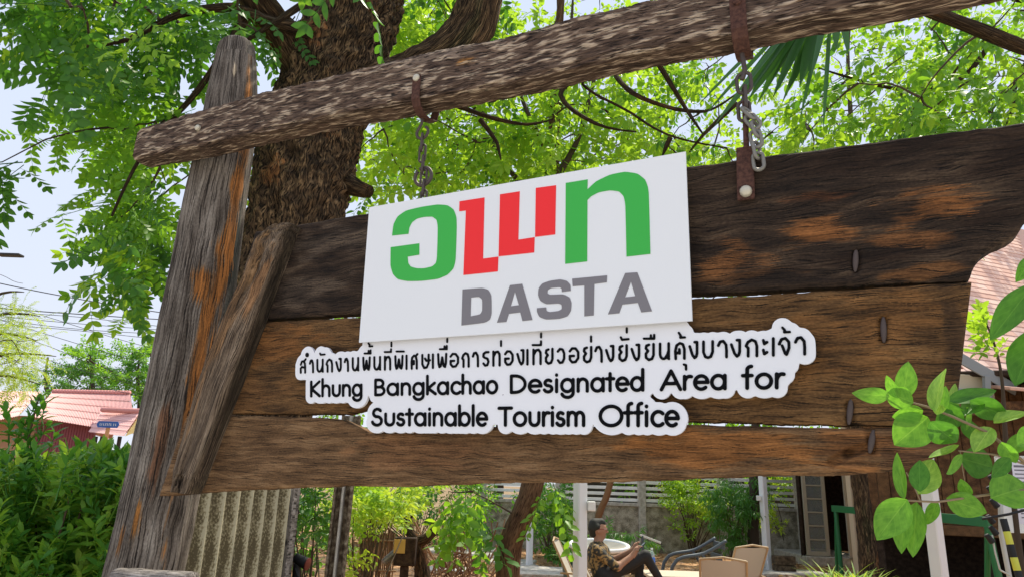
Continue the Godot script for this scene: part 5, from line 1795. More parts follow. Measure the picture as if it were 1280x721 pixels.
func make_notice() -> void:
	var z := 7.0
	var a := at(1243, 570, z)
	var b := at(1340, 668, z)
	var root := thing("notice_board", "white notice board on a pipe stand with a sheet of small print", "notice board", Vector3((a.x + b.x) * 0.5, 0, -z))
	var c := (a + b) * 0.5
	box_part(root, "board", c, Vector3((b.x - a.x) * 0.5, 0, 0), Vector3(0, (a.y - b.y) * 0.5, 0), Vector3(0, 0, 0.012), M.white_paint, 0.004)
	bar_part(root, "rim", Vector3(a.x, a.y, -z + 0.014), Vector3(b.x, a.y, -z + 0.014), 0.02, 0.024, M.pale_metal)
	var s0 := at(1258, 574, z)
	var s1 := at(1326, 656, z)
	var sheet := box_part(root, "printed_sheet", (s0 + s1) * 0.5 + Vector3(0, 0, 0.014), Vector3((s1.x - s0.x) * 0.5, 0, 0), Vector3(0, (s0.y - s1.y) * 0.5, 0), Vector3(0, 0, 0.001), mat(rgb(226, 222, 232), 0.6), 0.0003)
	for k in 14:
		var y := lerpf(s0.y - 0.06, s1.y + 0.06, k / 13.0)
		var l := (s1.x - s0.x) * (0.25 if k == 0 else rng.randf_range(0.3, 0.42))
		box_part(sheet, "print_line", Vector3(s0.x + 0.05 + l, y, -z + 0.0165), Vector3(l, 0, 0), Vector3(0, 0.006 if k else 0.01, 0), Vector3(0, 0, 0.0004), mat(rgb(120, 118, 128), 0.8), 0.0001)
	for q in [[1249, 1262], [1330, 1350]]:
		var p0 := at(q[0], 610, z)
		tube_part(root, "stand_pipe", [p0 + Vector3(0, 0.1, 0.03), at(q[0], 668, z) + Vector3(0, 0, 0.03), Vector3(p0.x, 0, -z + 0.03)], [0.022], M.pale_metal, 10)
	for q in [[1240, 598], [1238, 612], [1242, 628], [1237, 648], [1241, 662], [1236, 672]]:
		var p := at(q[0], q[1], z - 0.1)
		tube_part(root, "clamp", [p + Vector3(-0.02, 0.03, 0), p + Vector3(0.03, -0.035, 0.0)], [0.022, 0.03], M.black_rubber, 10)
	tube_part(root, "crossbar", [at(1228, 648, z - 0.15), at(1262, 642, z - 0.15), at(1300, 632, z - 0.15)], [0.012], M.black_rubber)
	tube_part(root, "cable", spline([at(1240, 668, z - 0.1), at(1244, 690, z - 0.1), at(1250, 712, z - 0.1), at(1262, 718, z - 0.1)], 0.02), [0.008], M.pale_metal)
	# striped pole leaning on the board
	var s := at(1254, 648, 6.7)
	var e := Vector3(at(1300, 760, 6.5).x, 0, -6.5)
	var pole := thing("striped_pole", "black and yellow striped pole leaning on the notice board", "pole", e)
	for k in 14:
		tube_part(pole, "stripe", [s.lerp(e, k / 14.0), s.lerp(e, (k + 1) / 14.0)], [0.03], M.yellow if k % 2 else M.black_rubber, 12)

func make_posts() -> void:
	var label := ["white square steel post in front of the seated person", "white square steel post with a white plinth beside the concrete wall", "white square steel post behind the shrub leaves", "short white square post behind the leaning tree"]
	var k := 0
	for q in [[725, 8.6, 0.16, 2.9, 0], [958, 16.2, 0.17, 2.9, 1], [1170, 9.2, 0.19, 2.9, 0], [662, 15.6, 0.14, 1.9, 1]]:
		var p := at(q[0], 680, q[1])
		var root := thing("white_post", label[k], "post", Vector3(p.x, 0, p.z), "white posts in the yard")
		var m := Basis(Vector3.UP, 0.5)
		box_part(root, "post_shaft", Vector3(p.x, q[3] * 0.5 + 0.01, p.z), m.x * q[2] * 0.5 * 0.8, Vector3.UP * q[3] * 0.5, m.z * q[2] * 0.5 * 0.8, M.white_steel, 0.012)
		box_part(root, "base_plate", Vector3(p.x, 0.045, p.z), m.x * q[2], Vector3.UP * 0.03, m.z * q[2], M.concrete)
		if q[2] > 0.15:
			var s := at([739, 948, 1156][k], [632, 622, 643][k], q[1] - 0.02)
			box_part(root, "socket_box", s + Vector3(0, 0, 0.02), Vector3(0.045, 0, 0), Vector3(0, 0.055, 0), Vector3(0, 0, 0.04), M.white_paint, 0.008)
		k += 1

# folding chair of canvas on a wooden frame: seat centre on the ground, facing
func chair(called: String, label: String, p: Vector3, face: float, back_h := 0.86, group := "") -> Node3D:
	var root := thing(called, label, "chair", p, group)
	var b := Basis(Vector3.UP, face)
	var q := func(x: float, y: float, z: float) -> Vector3: return p + b * Vector3(x, y, z)
	for s in [-0.26, 0.26]:
		tube_part(root, "leg", [q.call(s, 0.02, 0.24), q.call(s, 0.4, -0.05), q.call(s, back_h, -0.34)], [0.014], M.chair_wood)
		tube_part(root, "leg", [q.call(s, 0.02, -0.26), q.call(s, 0.42, 0.2)], [0.014], M.chair_wood)
		bar_part(root, "armrest", q.call(s, 0.6, -0.24), q.call(s, 0.6, 0.2), 0.045, 0.022, M.chair_wood)
		tube_part(root, "arm_post", [q.call(s, 0.42, 0.16), q.call(s, 0.6, 0.16)], [0.011], M.chair_wood)
	var seat := Geo.new()
	var back := Geo.new()
	for i in 7:
		for j in 7:
			var u := i / 6.0 * 2.0 - 1.0
			var t := j / 6.0
			seat.add(q.call(u * 0.245, 0.42 - 0.035 * (1.0 - u * u) - 0.03 * sin(PI * t), lerpf(0.22, -0.1, t)))
			back.add(q.call(u * 0.245, lerpf(0.46, back_h, t), lerpf(-0.085, -0.335, t) - 0.03 * (1.0 - u * u)))
	for i in 6:
		for j in 6:
			seat.quad(i * 7 + j, i * 7 + j + 1, (i + 1) * 7 + j + 1, (i + 1) * 7 + j)
			back.quad(i * 7 + j, (i + 1) * 7 + j, (i + 1) * 7 + j + 1, i * 7 + j + 1)
	part("seat", seat.mesh(), M.canvas, root)
	part("backrest", back.mesh(), M.canvas, root)
	tube_part(root, "top_rail", [q.call(-0.26, back_h, -0.34), q.call(0, back_h + 0.035, -0.36), q.call(0.26, back_h, -0.34)], [0.013], M.chair_wood)
	return root

func make_seating() -> void:
	var zp := 9.2
	var hip := at(752, 716, zp)
	chair("folding_chair", "beige canvas folding chair under the seated person", Vector3(hip.x + 0.03, 0, -zp), PI * 0.5 - 0.12, 0.9)
	var e := at(700, 672, 9.9)
	chair("folding_chair", "empty beige canvas folding chair behind the white post", Vector3(e.x + 0.28, 0, -9.9), PI * 0.5 - 0.2, 0.98)
	var c1 := at(905, 690, 8.6)
	chair("camp_chair", "beige canvas chair with its back turned in front of another", Vector3(c1.x + 0.06, 0, -8.9), PI - 0.25, 0.92, "camp chairs at the low table")
	var c2 := at(926, 676, 9.8)
	chair("camp_chair", "beige canvas chair with a curved top rail half hidden by another", Vector3(c2.x + 0.02, 0, -10.1), PI + 0.35, 0.98, "camp chairs at the low table")
	# low table and bottle
	var tz := 9.9
	var t0 := at(852, 706, tz)
	var root := thing("low_table", "low pale wooden table beside the seated person", "table", Vector3(t0.x, 0, -tz))
	box_part(root, "table_top", Vector3(t0.x, 0.6, -tz), Vector3(0.5, 0, 0), Vector3(0, 0.018, 0), Vector3(0, 0, 0.34), M.table_top, 0.006)
	for s in [[-1, -1], [1, -1], [-1, 1], [1, 1]]:
		box_part(root, "leg", Vector3(t0.x + 0.44 * s[0], 0.29, -tz + 0.28 * s[1]), Vector3(0.02, 0, 0), Vector3(0, 0.29, 0), Vector3(0, 0, 0.02), M.dark_metal)
	var bpos := at(815, 700, tz)
	bpos.y = 0.62
	bpos.z = -tz
	bpos.x = maxf(bpos.x, t0.x - 0.44)
	root = thing("water_bottle", "clear water bottle with a blue label on the low table", "bottle", bpos)
	var g := Geo.new()
	g.lathe(bpos, [Vector2(0.0, 0.0), Vector2(0.04, 0.004), Vector2(0.042, 0.03), Vector2(0.042, 0.2), Vector2(0.034, 0.235), Vector2(0.015, 0.27), Vector2(0.015, 0.29)], 16)
	part("bottle_body", g.mesh(), M.glass_clear, root)
	g = Geo.new()
	g.lathe(bpos, [Vector2(0.0432, 0.11), Vector2(0.0432, 0.19)], 16)
	part("paper_label", g.mesh(), mat(rgb(64, 112, 196), 0.5), root)
	g = Geo.new()
	g.lathe(bpos, [Vector2(0.016, 0.285), Vector2(0.016, 0.305), Vector2(0, 0.307)], 12)
	part("cap", g.mesh(), M.white_paint, root)
	# grey metal armchair
	var az := 10.9
	var a := at(866, 690, az)
	root = thing("metal_armchair", "dark grey tubular metal armchair behind the low table", "chair", Vector3(a.x, 0, -az))
	for s in [-0.3, 0.3]:
		var zz: float = -az + s * 0.9
		tube_part(root, "arm_frame", spline([Vector3(a.x - 0.42, 0.02, zz), Vector3(a.x - 0.4, 0.5, zz), Vector3(a.x - 0.3, 0.72, zz), Vector3(a.x + 0.1, 0.82, zz), Vector3(a.x + 0.42, 1.0, zz)], 0.04), [0.026], M.slate_metal)
		tube_part(root, "leg", spline([Vector3(a.x + 0.06, 0.8, zz), Vector3(a.x + 0.2, 0.6, zz), Vector3(a.x + 0.26, 0.3, zz), Vector3(a.x + 0.3, 0.02, zz)], 0.04), [0.024], M.slate_metal)
	for k in 5:
		bar_part(root, "seat_slat", Vector3(a.x - 0.32 + k * 0.13, 0.42, -az - 0.27), Vector3(a.x - 0.32 + k * 0.13, 0.42, -az + 0.27), 0.1, 0.02, M.slate_metal)
	for k in 3:
		bar_part(root, "back_slat", Vector3(a.x + 0.3 + k * 0.045, 0.6 + k * 0.16, -az - 0.27), Vector3(a.x + 0.3 + k * 0.045, 0.6 + k * 0.16, -az + 0.27), 0.02, 0.09, M.slate_metal)
	bar_part(root, "rest_bar", at(800, 668, az), at(826, 678, az), 0.03, 0.03, M.pale_metal)
	tube_part(root, "rest_leg", [at(803, 669, az), Vector3(at(803, 669, az).x, 0.02, -az)], [0.02], M.slate_metal)
	# round basin with a white rim
	var bz := 12.6
	var bc := at(749, 681, bz)
	root = thing("round_basin", "large round grey basin with a white rim behind the seated person", "basin", Vector3(bc.x, 0, -bz))
	g = Geo.new()
	var tilt := Basis(Vector3.RIGHT, deg_to_rad(6.0))
	g.lathe(bc, [Vector2(0.0, -0.03), Vector2(0.3, -0.025), Vector2(0.46, 0.0), Vector2(0.47, 0.018)], 36, tilt)
	g.lathe(bc, [Vector2(0.5, -0.04), Vector2(0.42, -0.22), Vector2(0.24, -0.36)], 36, tilt)
	part("bowl", g.welded(), mat(rgb(150, 146, 134), 0.7), root)
	g = Geo.new()
	g.lathe(bc, [Vector2(0.46, 0.0), Vector2(0.47, 0.022), Vector2(0.5, 0.03), Vector2(0.525, 0.015), Vector2(0.525, -0.03), Vector2(0.49, -0.04)], 36, tilt)
	part("rim", g.welded(), M.white_paint, root)
	g = Geo.new()
	g.lathe(Vector3(bc.x, 0, -bz), [Vector2(0.26, 0.01), Vector2(0.26, 0.06), Vector2(0.16, 0.1), Vector2(0.16, bc.y - 0.3)], 20)
	part("pedestal", g.mesh(), M.concrete, root)

# ---------------------------------------------------------------- the seated person
func smin(a: float, b: float, k: float) -> float:
	var h := clampf(0.5 + 0.5 * (b - a) / k, 0, 1)
	return lerpf(b, a, h) - k * h * (1.0 - h)

func make_person() -> void:
	var z := 9.2
	var P := func(px: float, py: float, dz := 0.0) -> Vector3: return at(px, py, z) + Vector3(0, 0, dz)
	# bones: from, to, radii, region 0 skin 1 shirt 2 trousers 3 shoe 4 hair
	var hip: Vector3 = P.call(755, 716)
	var chest: Vector3 = P.call(748, 692)
	var neck: Vector3 = P.call(747, 679)
	var head: Vector3 = P.call(748, 662)
	var bones := [
		[hip, chest, 0.145, 0.15, 1], [chest + Vector3(0, 0.03, 0.09), chest + Vector3(0, 0.03, -0.09), 0.10, 0.10, 1], [hip + Vector3(0, 0, 0.07), hip + Vector3(0, 0, -0.07), 0.12, 0.12, 2],
		[neck + Vector3(0, -0.02, 0), head + Vector3(0.0, -0.05, 0), 0.055, 0.05, 0],
		[head + Vector3(-0.025, 0.03, 0), head + Vector3(0.02, 0.025, 0), 0.088, 0.082, 0], [head + Vector3(0.03, -0.02, 0), head + Vector3(0.05, -0.075, 0), 0.066, 0.04, 0], [head + Vector3(0.098, 0.0, 0), head + Vector3(0.115, -0.018, 0), 0.012, 0.016, 0], [head + Vector3(-0.005, -0.005, 0.082), head + Vector3(-0.008, -0.03, 0.08), 0.014, 0.012, 0],
		# near arm: shoulder, elbow, wrist
		[P.call(742, 684, 0.18), P.call(766, 705, 0.22), 0.062, 0.05, 1], [P.call(757, 697, 0.21), P.call(769, 705.5, 0.22), 0.043, 0.042, 0], [P.call(769, 705.5, 0.22), P.call(789, 691, 0.14), 0.042, 0.03, 0],
		# far arm
		[P.call(744, 684, -0.18), P.call(768, 702, -0.2), 0.06, 0.048, 1], [P.call(768, 702, -0.2), P.call(792, 688, -0.08), 0.04, 0.029, 0],
		# thighs and shins, one knee raised over the other
		[hip + Vector3(0.03, -0.01, 0.09), P.call(805, 693, 0.08), 0.095, 0.068, 2], [P.call(805, 693, 0.08), P.call(826, 726, 0.02), 0.062, 0.046, 2],
		[hip + Vector3(0.03, -0.01, -0.09), P.call(800, 706, -0.1), 0.092, 0.066, 2], [P.call(800, 706, -0.1), Vector3(at(803, 720, z).x, 0.14, -z - 0.1), 0.06, 0.045, 2],
		[Vector3(at(803, 720, z).x - 0.02, 0.06, -z - 0.1), Vector3(at(803, 720, z).x + 0.17, 0.045, -z - 0.1), 0.045, 0.038, 3], [P.call(826, 726, 0.02), P.call(827, 730, 0.02) + Vector3(0.14, 0.03, 0), 0.045, 0.036, 3],
	]
	# hands: palm and five fingers each
	for s in [[P.call(789, 691, 0.14), 1.0], [P.call(792, 688, -0.08), -1.0]]:
		var w: Vector3 = s[0]
		var d := Vector3(0.55, 0.8, 0.0).normalized()
		var palm := w + d * 0.075
		bones.append([w, palm, 0.029, 0.033, 0])
		for f in 4:
			var k := palm + Vector3(0.012 - 0.008 * f, 0.012, s[1] * (0.028 - 0.018 * f))
			var m := k + Vector3(0.03, 0.028 - 0.003 * absf(f - 1.5), 0)
			bones.append([k, m, 0.0095, 0.009, 0])
			bones.append([m, m + Vector3(0.026, -0.004, 0), 0.009, 0.008, 0])
		bones.append([w + d * 0.04 + Vector3(-0.01, 0, s[1] * 0.025), palm + Vector3(0.02, -0.02, s[1] * 0.05), 0.0105, 0.009, 0])
	var root := thing("person", "seated person in dark patterned shirt and black trousers looking at a phone", "person", Vector3(hip.x, 0, -z))
	var mesh := body_net(bones, 0.017, 0.03)
	var vm := mat(Color.WHITE, 0.75)
	vm.vertex_color_use_as_albedo = true
	part("body", mesh, vm, root)
	# hair and glasses
	var hg := body_bones([[head + Vector3(-0.04, 0.062, 0), head + Vector3(0.03, 0.082, 0), 0.082, 0.062, 4], [head + Vector3(-0.065, 0.01, 0.02), head + Vector3(-0.062, -0.04, 0.01), 0.062, 0.045, 4], [head + Vector3(-0.065, 0.01, -0.02), head + Vector3(-0.062, -0.04, -0.01), 0.062, 0.045, 4], [head + Vector3(-0.02, 0.04, 0.07), head + Vector3(-0.02, 0.02, -0.07), 0.034, 0.034, 4]], 0.013, 0.03)
	part("hair", hg, vm, root)
	var gl := Geo.new()
	for s in [-0.036, 0.036]:
		gl.tube(ring_pts(head + Vector3(0.098, 0.012, s), Vector3(0.1, 0, 1).normalized(), Vector3.UP, 0.026, 0.019, 0.0), [0.0035], 6, false, null, true)
	gl.tube([head + Vector3(0.098, 0.018, 0.062), head + Vector3(-0.01, 0.016, 0.092)], [0.0035], 6)
	gl.tube([head + Vector3(0.1, 0.018, 0.01), head + Vector3(0.1, 0.018, -0.01)], [0.003], 6)
	part("glasses", gl.welded(), mat(rgb(120, 28, 30), 0.4), root)
	var ph: Vector3 = P.call(801, 683, 0.02)
	var phone := thing("phone", "dark mobile phone held in the seated person's hands", "phone", ph)
	box_part(phone, "phone_body", ph, Vector3(0.05, 0.055, 0), Vector3(0, 0, 0.037), Vector3(0.0035, -0.003, 0), mat(rgb(28, 30, 36), 0.3), 0.002)
	box_part(phone, "phone_screen", ph + Vector3(-0.0034, 0.0032, 0), Vector3(0.046, 0.05, 0), Vector3(0, 0, 0.033), Vector3(0.0006, -0.0005, 0), mat(rgb(90, 96, 110), 0.1), 0.0002)

func body_net(bones: Array, cell: float, k: float) -> Mesh:
	return body_bones(bones, cell, k)

func body_bones(bones: Array, cell: float, k: float) -> Mesh:
	var lo := Vector3.ONE * 1e9
	var hi := -lo
	for b in bones:
		var r := maxf(b[2], b[3]) + 0.03
		lo = lo.min(b[0] - Vector3.ONE * r).min(b[1] - Vector3.ONE * r)
		hi = hi.max(b[0] + Vector3.ONE * r).max(b[1] + Vector3.ONE * r)
	var n := Vector3i((hi - lo) / cell) + Vector3i.ONE * 2
	var f := PackedFloat32Array()
	f.resize(n.x * n.y * n.z)
	f.fill(1.0)
	var reg := PackedByteArray()
	reg.resize(f.size())
	var best := PackedFloat32Array()
	best.resize(f.size())
	best.fill(9.0)
	for b in bones:
		var thin := maxf(b[2], b[3])
		var kk := minf(k, thin * 0.8)
		var reach := thin + kk + cell * 2.0
		var a0 := Vector3i((b[0].min(b[1]) - Vector3.ONE * reach - lo) / cell)
		var a1 := Vector3i((b[0].max(b[1]) + Vector3.ONE * reach - lo) / cell)
		var ab: Vector3 = b[1] - b[0]
		var l2 := maxf(ab.length_squared(), 1e-9)
		for z in range(maxi(0, a0.z), mini(n.z, a1.z + 2)):
			for y in range(maxi(0, a0.y), mini(n.y, a1.y + 2)):
				for x in range(maxi(0, a0.x), mini(n.x, a1.x + 2)):
					var p := lo + Vector3(x, y, z) * cell
					var t := clampf((p - b[0]).dot(ab) / l2, 0, 1)
					var d: float = p.distance_to(b[0] + ab * t) - lerpf(b[2], b[3], t)
					var i := (z * n.y + y) * n.x + x
					f[i] = smin(f[i], d, kk)
					if d < best[i]:
						best[i] = d
						reg[i] = b[4]
	var g := Geo.new()
	var cols := PackedColorArray()
	var spot := noise(303, 22.0, 2)
	var id := {}
	for z in n.z - 1:
		for y in n.y - 1:
			for x in n.x - 1:
				var i0 := (z * n.y + y) * n.x + x
				var s := 0
				var c := Vector3.ZERO
				var cnt := 0
				var inside := 0
				for q in 8:
					if f[i0 + (q & 1) + ((q >> 1) & 1) * n.x + (q >> 2) * n.x * n.y] < 0:
						inside += 1
				if inside == 0 or inside == 8:
					continue
				for e in [[0, 1], [2, 3], [4, 5], [6, 7], [0, 2], [1, 3], [4, 6], [5, 7], [0, 4], [1, 5], [2, 6], [3, 7]]:
					var fa := f[i0 + (e[0] & 1) + ((e[0] >> 1) & 1) * n.x + (e[0] >> 2) * n.x * n.y]
					var fb := f[i0 + (e[1] & 1) + ((e[1] >> 1) & 1) * n.x + (e[1] >> 2) * n.x * n.y]
					if (fa < 0) != (fb < 0):
						var pa := Vector3(e[0] & 1, (e[0] >> 1) & 1, e[0] >> 2)
						var pb := Vector3(e[1] & 1, (e[1] >> 1) & 1, e[1] >> 2)
						c += pa.lerp(pb, fa / (fa - fb))
						cnt += 1
				var p := lo + (Vector3(x, y, z) + c / cnt) * cell
				id[i0] = g.add(p)
				var col := Color(0.36, 0.19, 0.12)
				match reg[i0]:
					1: col = Color(0.022, 0.02, 0.016) if spot.get_noise_3dv(p) < 0.08 else Color(0.30, 0.19, 0.07)
					2: col = Color(0.012, 0.012, 0.014)
					3: col = Color(0.02, 0.018, 0.016)
					4: col = Color(0.018, 0.016, 0.015)
				cols.append(col)
	for z in range(1, n.z - 1):
		for y in range(1, n.y - 1):
			for x in range(1, n.x - 1):
				var i := (z * n.y + y) * n.x + x
				var ins := f[i] < 0
				for ax in 3:
					var st: int = [1, n.x, n.x * n.y][ax]
					if ins == (f[i + st] < 0):
						continue
					var u: int = [n.x, n.x * n.y, 1][ax]
					var w: int = [n.x * n.y, 1, n.x][ax]
					if not (id.has(i) and id.has(i - u) and id.has(i - u - w) and id.has(i - w)):
						continue
					if ins:
						g.quad(id[i], id[i - u], id[i - u - w], id[i - w])
					else:
						g.quad(id[i], id[i - w], id[i - u - w], id[i - u])
	return g.mesh(cols)

func bush(called: String, label: String, category: String, z: float, foot_px: float, blobs: Array, meshes: Array, mats: Array, size: float, droop := 0.0) -> void:
	var foot := at(foot_px, 690, z)
	foot.y = 0
	var root := thing(called, label, category, foot)
	var pts := crown(root, blobs, meshes, mats, size, foot + Vector3.UP * 0.6, droop)
	var g := Geo.new()
	for i in range(0, pts.size(), 7):
		var p: Vector3 = pts[i]
		g.tube([foot + Vector3(rng.randf_range(-0.1, 0.1), -0.05, rng.randf_range(-0.1, 0.1)), foot.lerp(p, 0.55) + Vector3(rng.randf_range(-0.1, 0.1), 0.1, 0), p], [0.014, 0.009, 0.004], 5, false)
	part("stems", g.welded(), mat(rgb(78, 62, 44), 0.9), root, true)

func make_garden() -> void:
	var soft := [leafy_spray(61, 18, 0.08, 0.04, 0.36), leafy_spray(62, 16, 0.085, 0.042, 0.32)]
	var narrow := [leafy_spray(63, 22, 0.15, 0.03, 0.4, 2, 0.6)]
	var bright := [leaf_mat(rgb(106, 148, 46), rgb(170, 204, 50)), leaf_mat(rgb(140, 172, 60), rgb(196, 216, 60))]
	var dull := [M.leaf_dark, M.leaf_mid]
	bush("shrub", "dense green shrub between the corrugated sheet and steel post", "shrub", 7.2, 385, [[378, 632, 26, 26, 6.8, 8.2, 46, 0], [390, 668, 24, 26, 6.8, 8.2, 36, 0], [370, 700, 14, 20, 7.5, 8.6, 12, 0]], soft, [M.leaf_dark, M.leaf_mid], 1.0)
	bush("shrub", "bright yellow-green shrub between the steel post and brushwood heap", "shrub", 10.0, 460, [[450, 625, 32, 20, 9, 11, 60, 0], [470, 645, 34, 20, 9, 11, 60, 1], [445, 665, 20, 18, 9, 11, 24, 0], [492, 632, 10, 18, 9, 11, 8, 0], [520, 614, 30, 8, 10, 12, 16, 0], [440, 705, 8, 12, 9, 9.6, 8, 1], [440, 690, 10, 12, 10.2, 11.5, 8, 0]], soft, bright, 1.1)
	bush("shrub", "broad green thicket closing the yard behind the brushwood heap", "shrub", 19.5, 520, [[450, 625, 40, 26, 18.5, 20.5, 60, 0], [520, 622, 40, 30, 18.5, 20.5, 80, 0], [585, 624, 26, 30, 18.5, 20.5, 60, 1], [500, 660, 60, 22, 18.8, 20.2, 60, 0], [580, 662, 30, 18, 18.8, 20.2, 40, 1]], soft, dull, 1.5)
	bush("shrub", "dark drooping shrub behind the short white post", "shrub", 17.0, 690, [[692, 630, 24, 26, 16, 18.5, 70, 0], [700, 658, 22, 24, 16, 18.5, 70, 1], [672, 640, 14, 30, 16, 18, 36, 0], [690, 684, 24, 10, 16, 18, 30, 0]], soft, dull, 1.3)
	bush("shrub", "low leafy plants at the foot of the shaded wall", "plant", 15.0, 795, [[790, 678, 16, 10, 14.6, 15.4, 18, 0], [770, 672, 14, 8, 14.6, 15.6, 10, 0]], narrow, dull, 0.9)
	bush("small_tree", "small dark tree with drooping leaves in front of the concrete wall", "tree", 17.0, 920, [[916, 618, 22, 20, 16.4, 17.6, 60, 0], [918, 645, 16, 16, 16.4, 17.6, 34, 0], [938, 612, 12, 16, 16.6, 17.6, 22, 0], [920, 668, 12, 10, 16.6, 17.4, 12, 0]], narrow, [M.leaf_dark, M.leaf_dark], 1.1, 0.7)
	bush("shrub", "sunlit yellow-green creeper spilling over the concrete wall", "shrub", 19.0, 868, [[860, 618, 26, 18, 18.4, 19.6, 70, 0], [882, 632, 22, 12, 18.4, 19.6, 44, 1], [850, 610, 14, 14, 18.4, 19.6, 20, 0], [862, 650, 20, 14, 18.6, 19.4, 24, 0]], soft, bright, 1.2)
	bush("shrub", "sunlit leaves rising over the slat fence beside the glazed doors", "shrub", 21.5, 985, [[982, 605, 14, 10, 21.2, 21.8, 22, 1], [965, 630, 10, 26, 17.4, 17.9, 18, 1], [972, 655, 8, 10, 17.2, 17.6, 8, 1]], soft, bright, 1.1)
	var tr := [limb_thing("thin_trunk_tree", "thin brown leaning trunk rising behind the seated person", 17.5, [[744, 690], [748, 645], [758, 620], [764, 596], [770, 520]], [0.09, 0.085, 0.08, 0.07, 0.05], mat(rgb(132, 92, 58), 0.9)), limb_thing("straight_trunk_tree", "straight dark trunk beside the drooping small tree", 16.8, [[942, 688], [942, 640], [943, 600], [944, 500]], [0.14, 0.12, 0.11, 0.07], mat(rgb(62, 52, 42), 0.9)), limb_thing("rough_trunk_tree", "rough pale-barked trunk in front of the timber house", 12.2, [[1088, 740], [1084, 680], [1078, 630], [1074, 596], [1066, 500]], [0.17, 0.15, 0.13, 0.14, 0.1], M.bark)]
	# brushwood heap, forked stump and box
	var z := 12.5
	var p := gp(570, 694)
	z = 13.0
	p = at(572, 690, z)
	p.y = 0
	var root := thing("brushwood_heap", "heap of dry brown pruned branches in front of the leaning tree", "brushwood", p)
	for k in 60:
		var a := p + Vector3(rng.randf_range(-0.5, 0.6), rng.randf_range(0.02, 0.2), rng.randf_range(-0.5, 0.5))
		var d := Vector3(rng.randf_range(-0.75, 0.75), rng.randf_range(0.5, 1.5), rng.randf_range(-0.4, 0.4)) * rng.randf_range(0.5, 1.0)
		var b := Vector3(rng.randf_range(-0.3, 0.3), 0, rng.randf_range(-0.3, 0.3))
		tube_part(root, "stick", spline([a, a + d * 0.5 + b, a + d + b * 0.4 + Vector3(0, -0.15, 0)], 0.12), [rng.randf_range(0.008, 0.018)], [M.stick, M.stick2][k % 2], 5)
	p = at(524, 700, 11.6)
	p.y = 0
	root = thing("forked_stump", "pruned forked grey stump beside the brushwood heap", "stump", p)
	limb(root, "trunk", [p + Vector3(0.1, -0.05, 0), at(526, 690, 11.6), at(522, 676, 11.6), at(510, 662, 11.6), at(502, 645, 11.6)], [0.16, 0.12, 0.1, 0.08, 0.06], M.bark, 14, 0.14, 33)
	limb(root, "limb", [at(520, 676, 11.6), at(534, 672, 11.5), at(545, 660, 11.5), at(548, 652, 11.5)], [0.09, 0.08, 0.07, 0.05], M.bark, 12, 0.14, 34)
	limb(root, "limb", [at(505, 652, 11.6), at(514, 642, 11.6), at(522, 632, 11.6)], [0.06, 0.05, 0.03], M.bark, 10, 0.1, 35)
	limb(root, "root_limb", [at(512, 678, 11.6), at(496, 690, 11.5), at(480, 703, 11.4)], [0.08, 0.07, 0.06], M.grey_wood, 10, 0.1, 36)
	p = at(501, 684, 11.2)
	root = thing("nest_box", "small dark box with a yellow front beside the forked stump", "box", p - Vector3(0, 0.12, 0))
	box_part(root, "box_body", p + Vector3(0.06, -0.06, -0.12), Vector3(0.16, 0, 0), Vector3(0, 0.2, 0), Vector3(0, 0, 0.11), M.dark_wood, 0.01)
	box_part(root, "box_front", p + Vector3(-0.02, 0.02, 0.0), Vector3(0.085, 0, 0), Vector3(0, 0.1, 0), Vector3(0, 0, 0.008), mat(rgb(196, 160, 84), 0.7), 0.003)
	box_part(root, "stand", Vector3(p.x + 0.06, (p.y - 0.26) * 0.5, p.z - 0.12), Vector3(0.06, 0, 0), Vector3(0, (p.y - 0.26) * 0.5, 0), Vector3(0, 0, 0.06), M.dark_wood, 0.01)
	# stick fence
	p = at(470, 690, 11.9)
	root = thing("stick_fence", "low reddish-brown fence of upright sticks beside the forked stump", "fence", Vector3(p.x, 0, -11.9))
	for k in 22:
		var q := at(448 + k * 2.1, 690, 11.9)
		var h := at(460, 662, 11.9).y + rng.randf_range(-0.08, 0.1)
		tube_part(root, "stick", [Vector3(q.x + rng.randf_range(-0.02, 0.02), 0.0, q.z), Vector3(q.x, h, q.z)], [0.013], M.stick if k % 3 else M.stick2, 6)
	for y in [0.3, 0.75]:
		tube_part(root, "rail", [Vector3(at(446, 690, 11.9).x, y, -11.87), Vector3(at(497, 690, 11.9).x, y, -11.87)], [0.014], M.stick2, 6)
	# potted plant
	p = at(722, 700, 13.0)
	p.y = 0
	p.x = at(717, 690, 13.0).x
	root = thing("potted_plant", "leafy plant in a grey-green pot beside the short white post", "plant", p)
	var g := Geo.new()
	g.lathe(p, [Vector2(0.0, 0.02), Vector2(0.15, 0.02), Vector2(0.2, 0.34), Vector2(0.215, 0.35), Vector2(0.215, 0.39), Vector2(0.19, 0.39), Vector2(0.18, 0.33), Vector2(0, 0.33)], 20)
	part("pot", g.mesh(), mat(rgb(92, 110, 104), 0.6), root)
	g = Geo.new()
	for k in 44:
		var az := k * 2.4
		var d := Vector3(cos(az), rng.randf_range(0.5, 1.6), sin(az)).normalized()
		leaflet(g, p + Vector3(0, 0.36, 0) + d * rng.randf_range(0.05, 0.3), d, d.cross(Vector3.UP).normalized(), rng.randf_range(0.2, 0.32), 0.07, 2, 0.2, 0.5)
	part("leaves", g.mesh(), dull[0], root, true)
	# spider plants in a sleeper planter
	var sz := 9.6
	p = at(1058, 712, sz)
	root = thing("planter", "planter of dark weathered timber sleepers below the rough trunk", "planter", Vector3(p.x, 0, -sz))
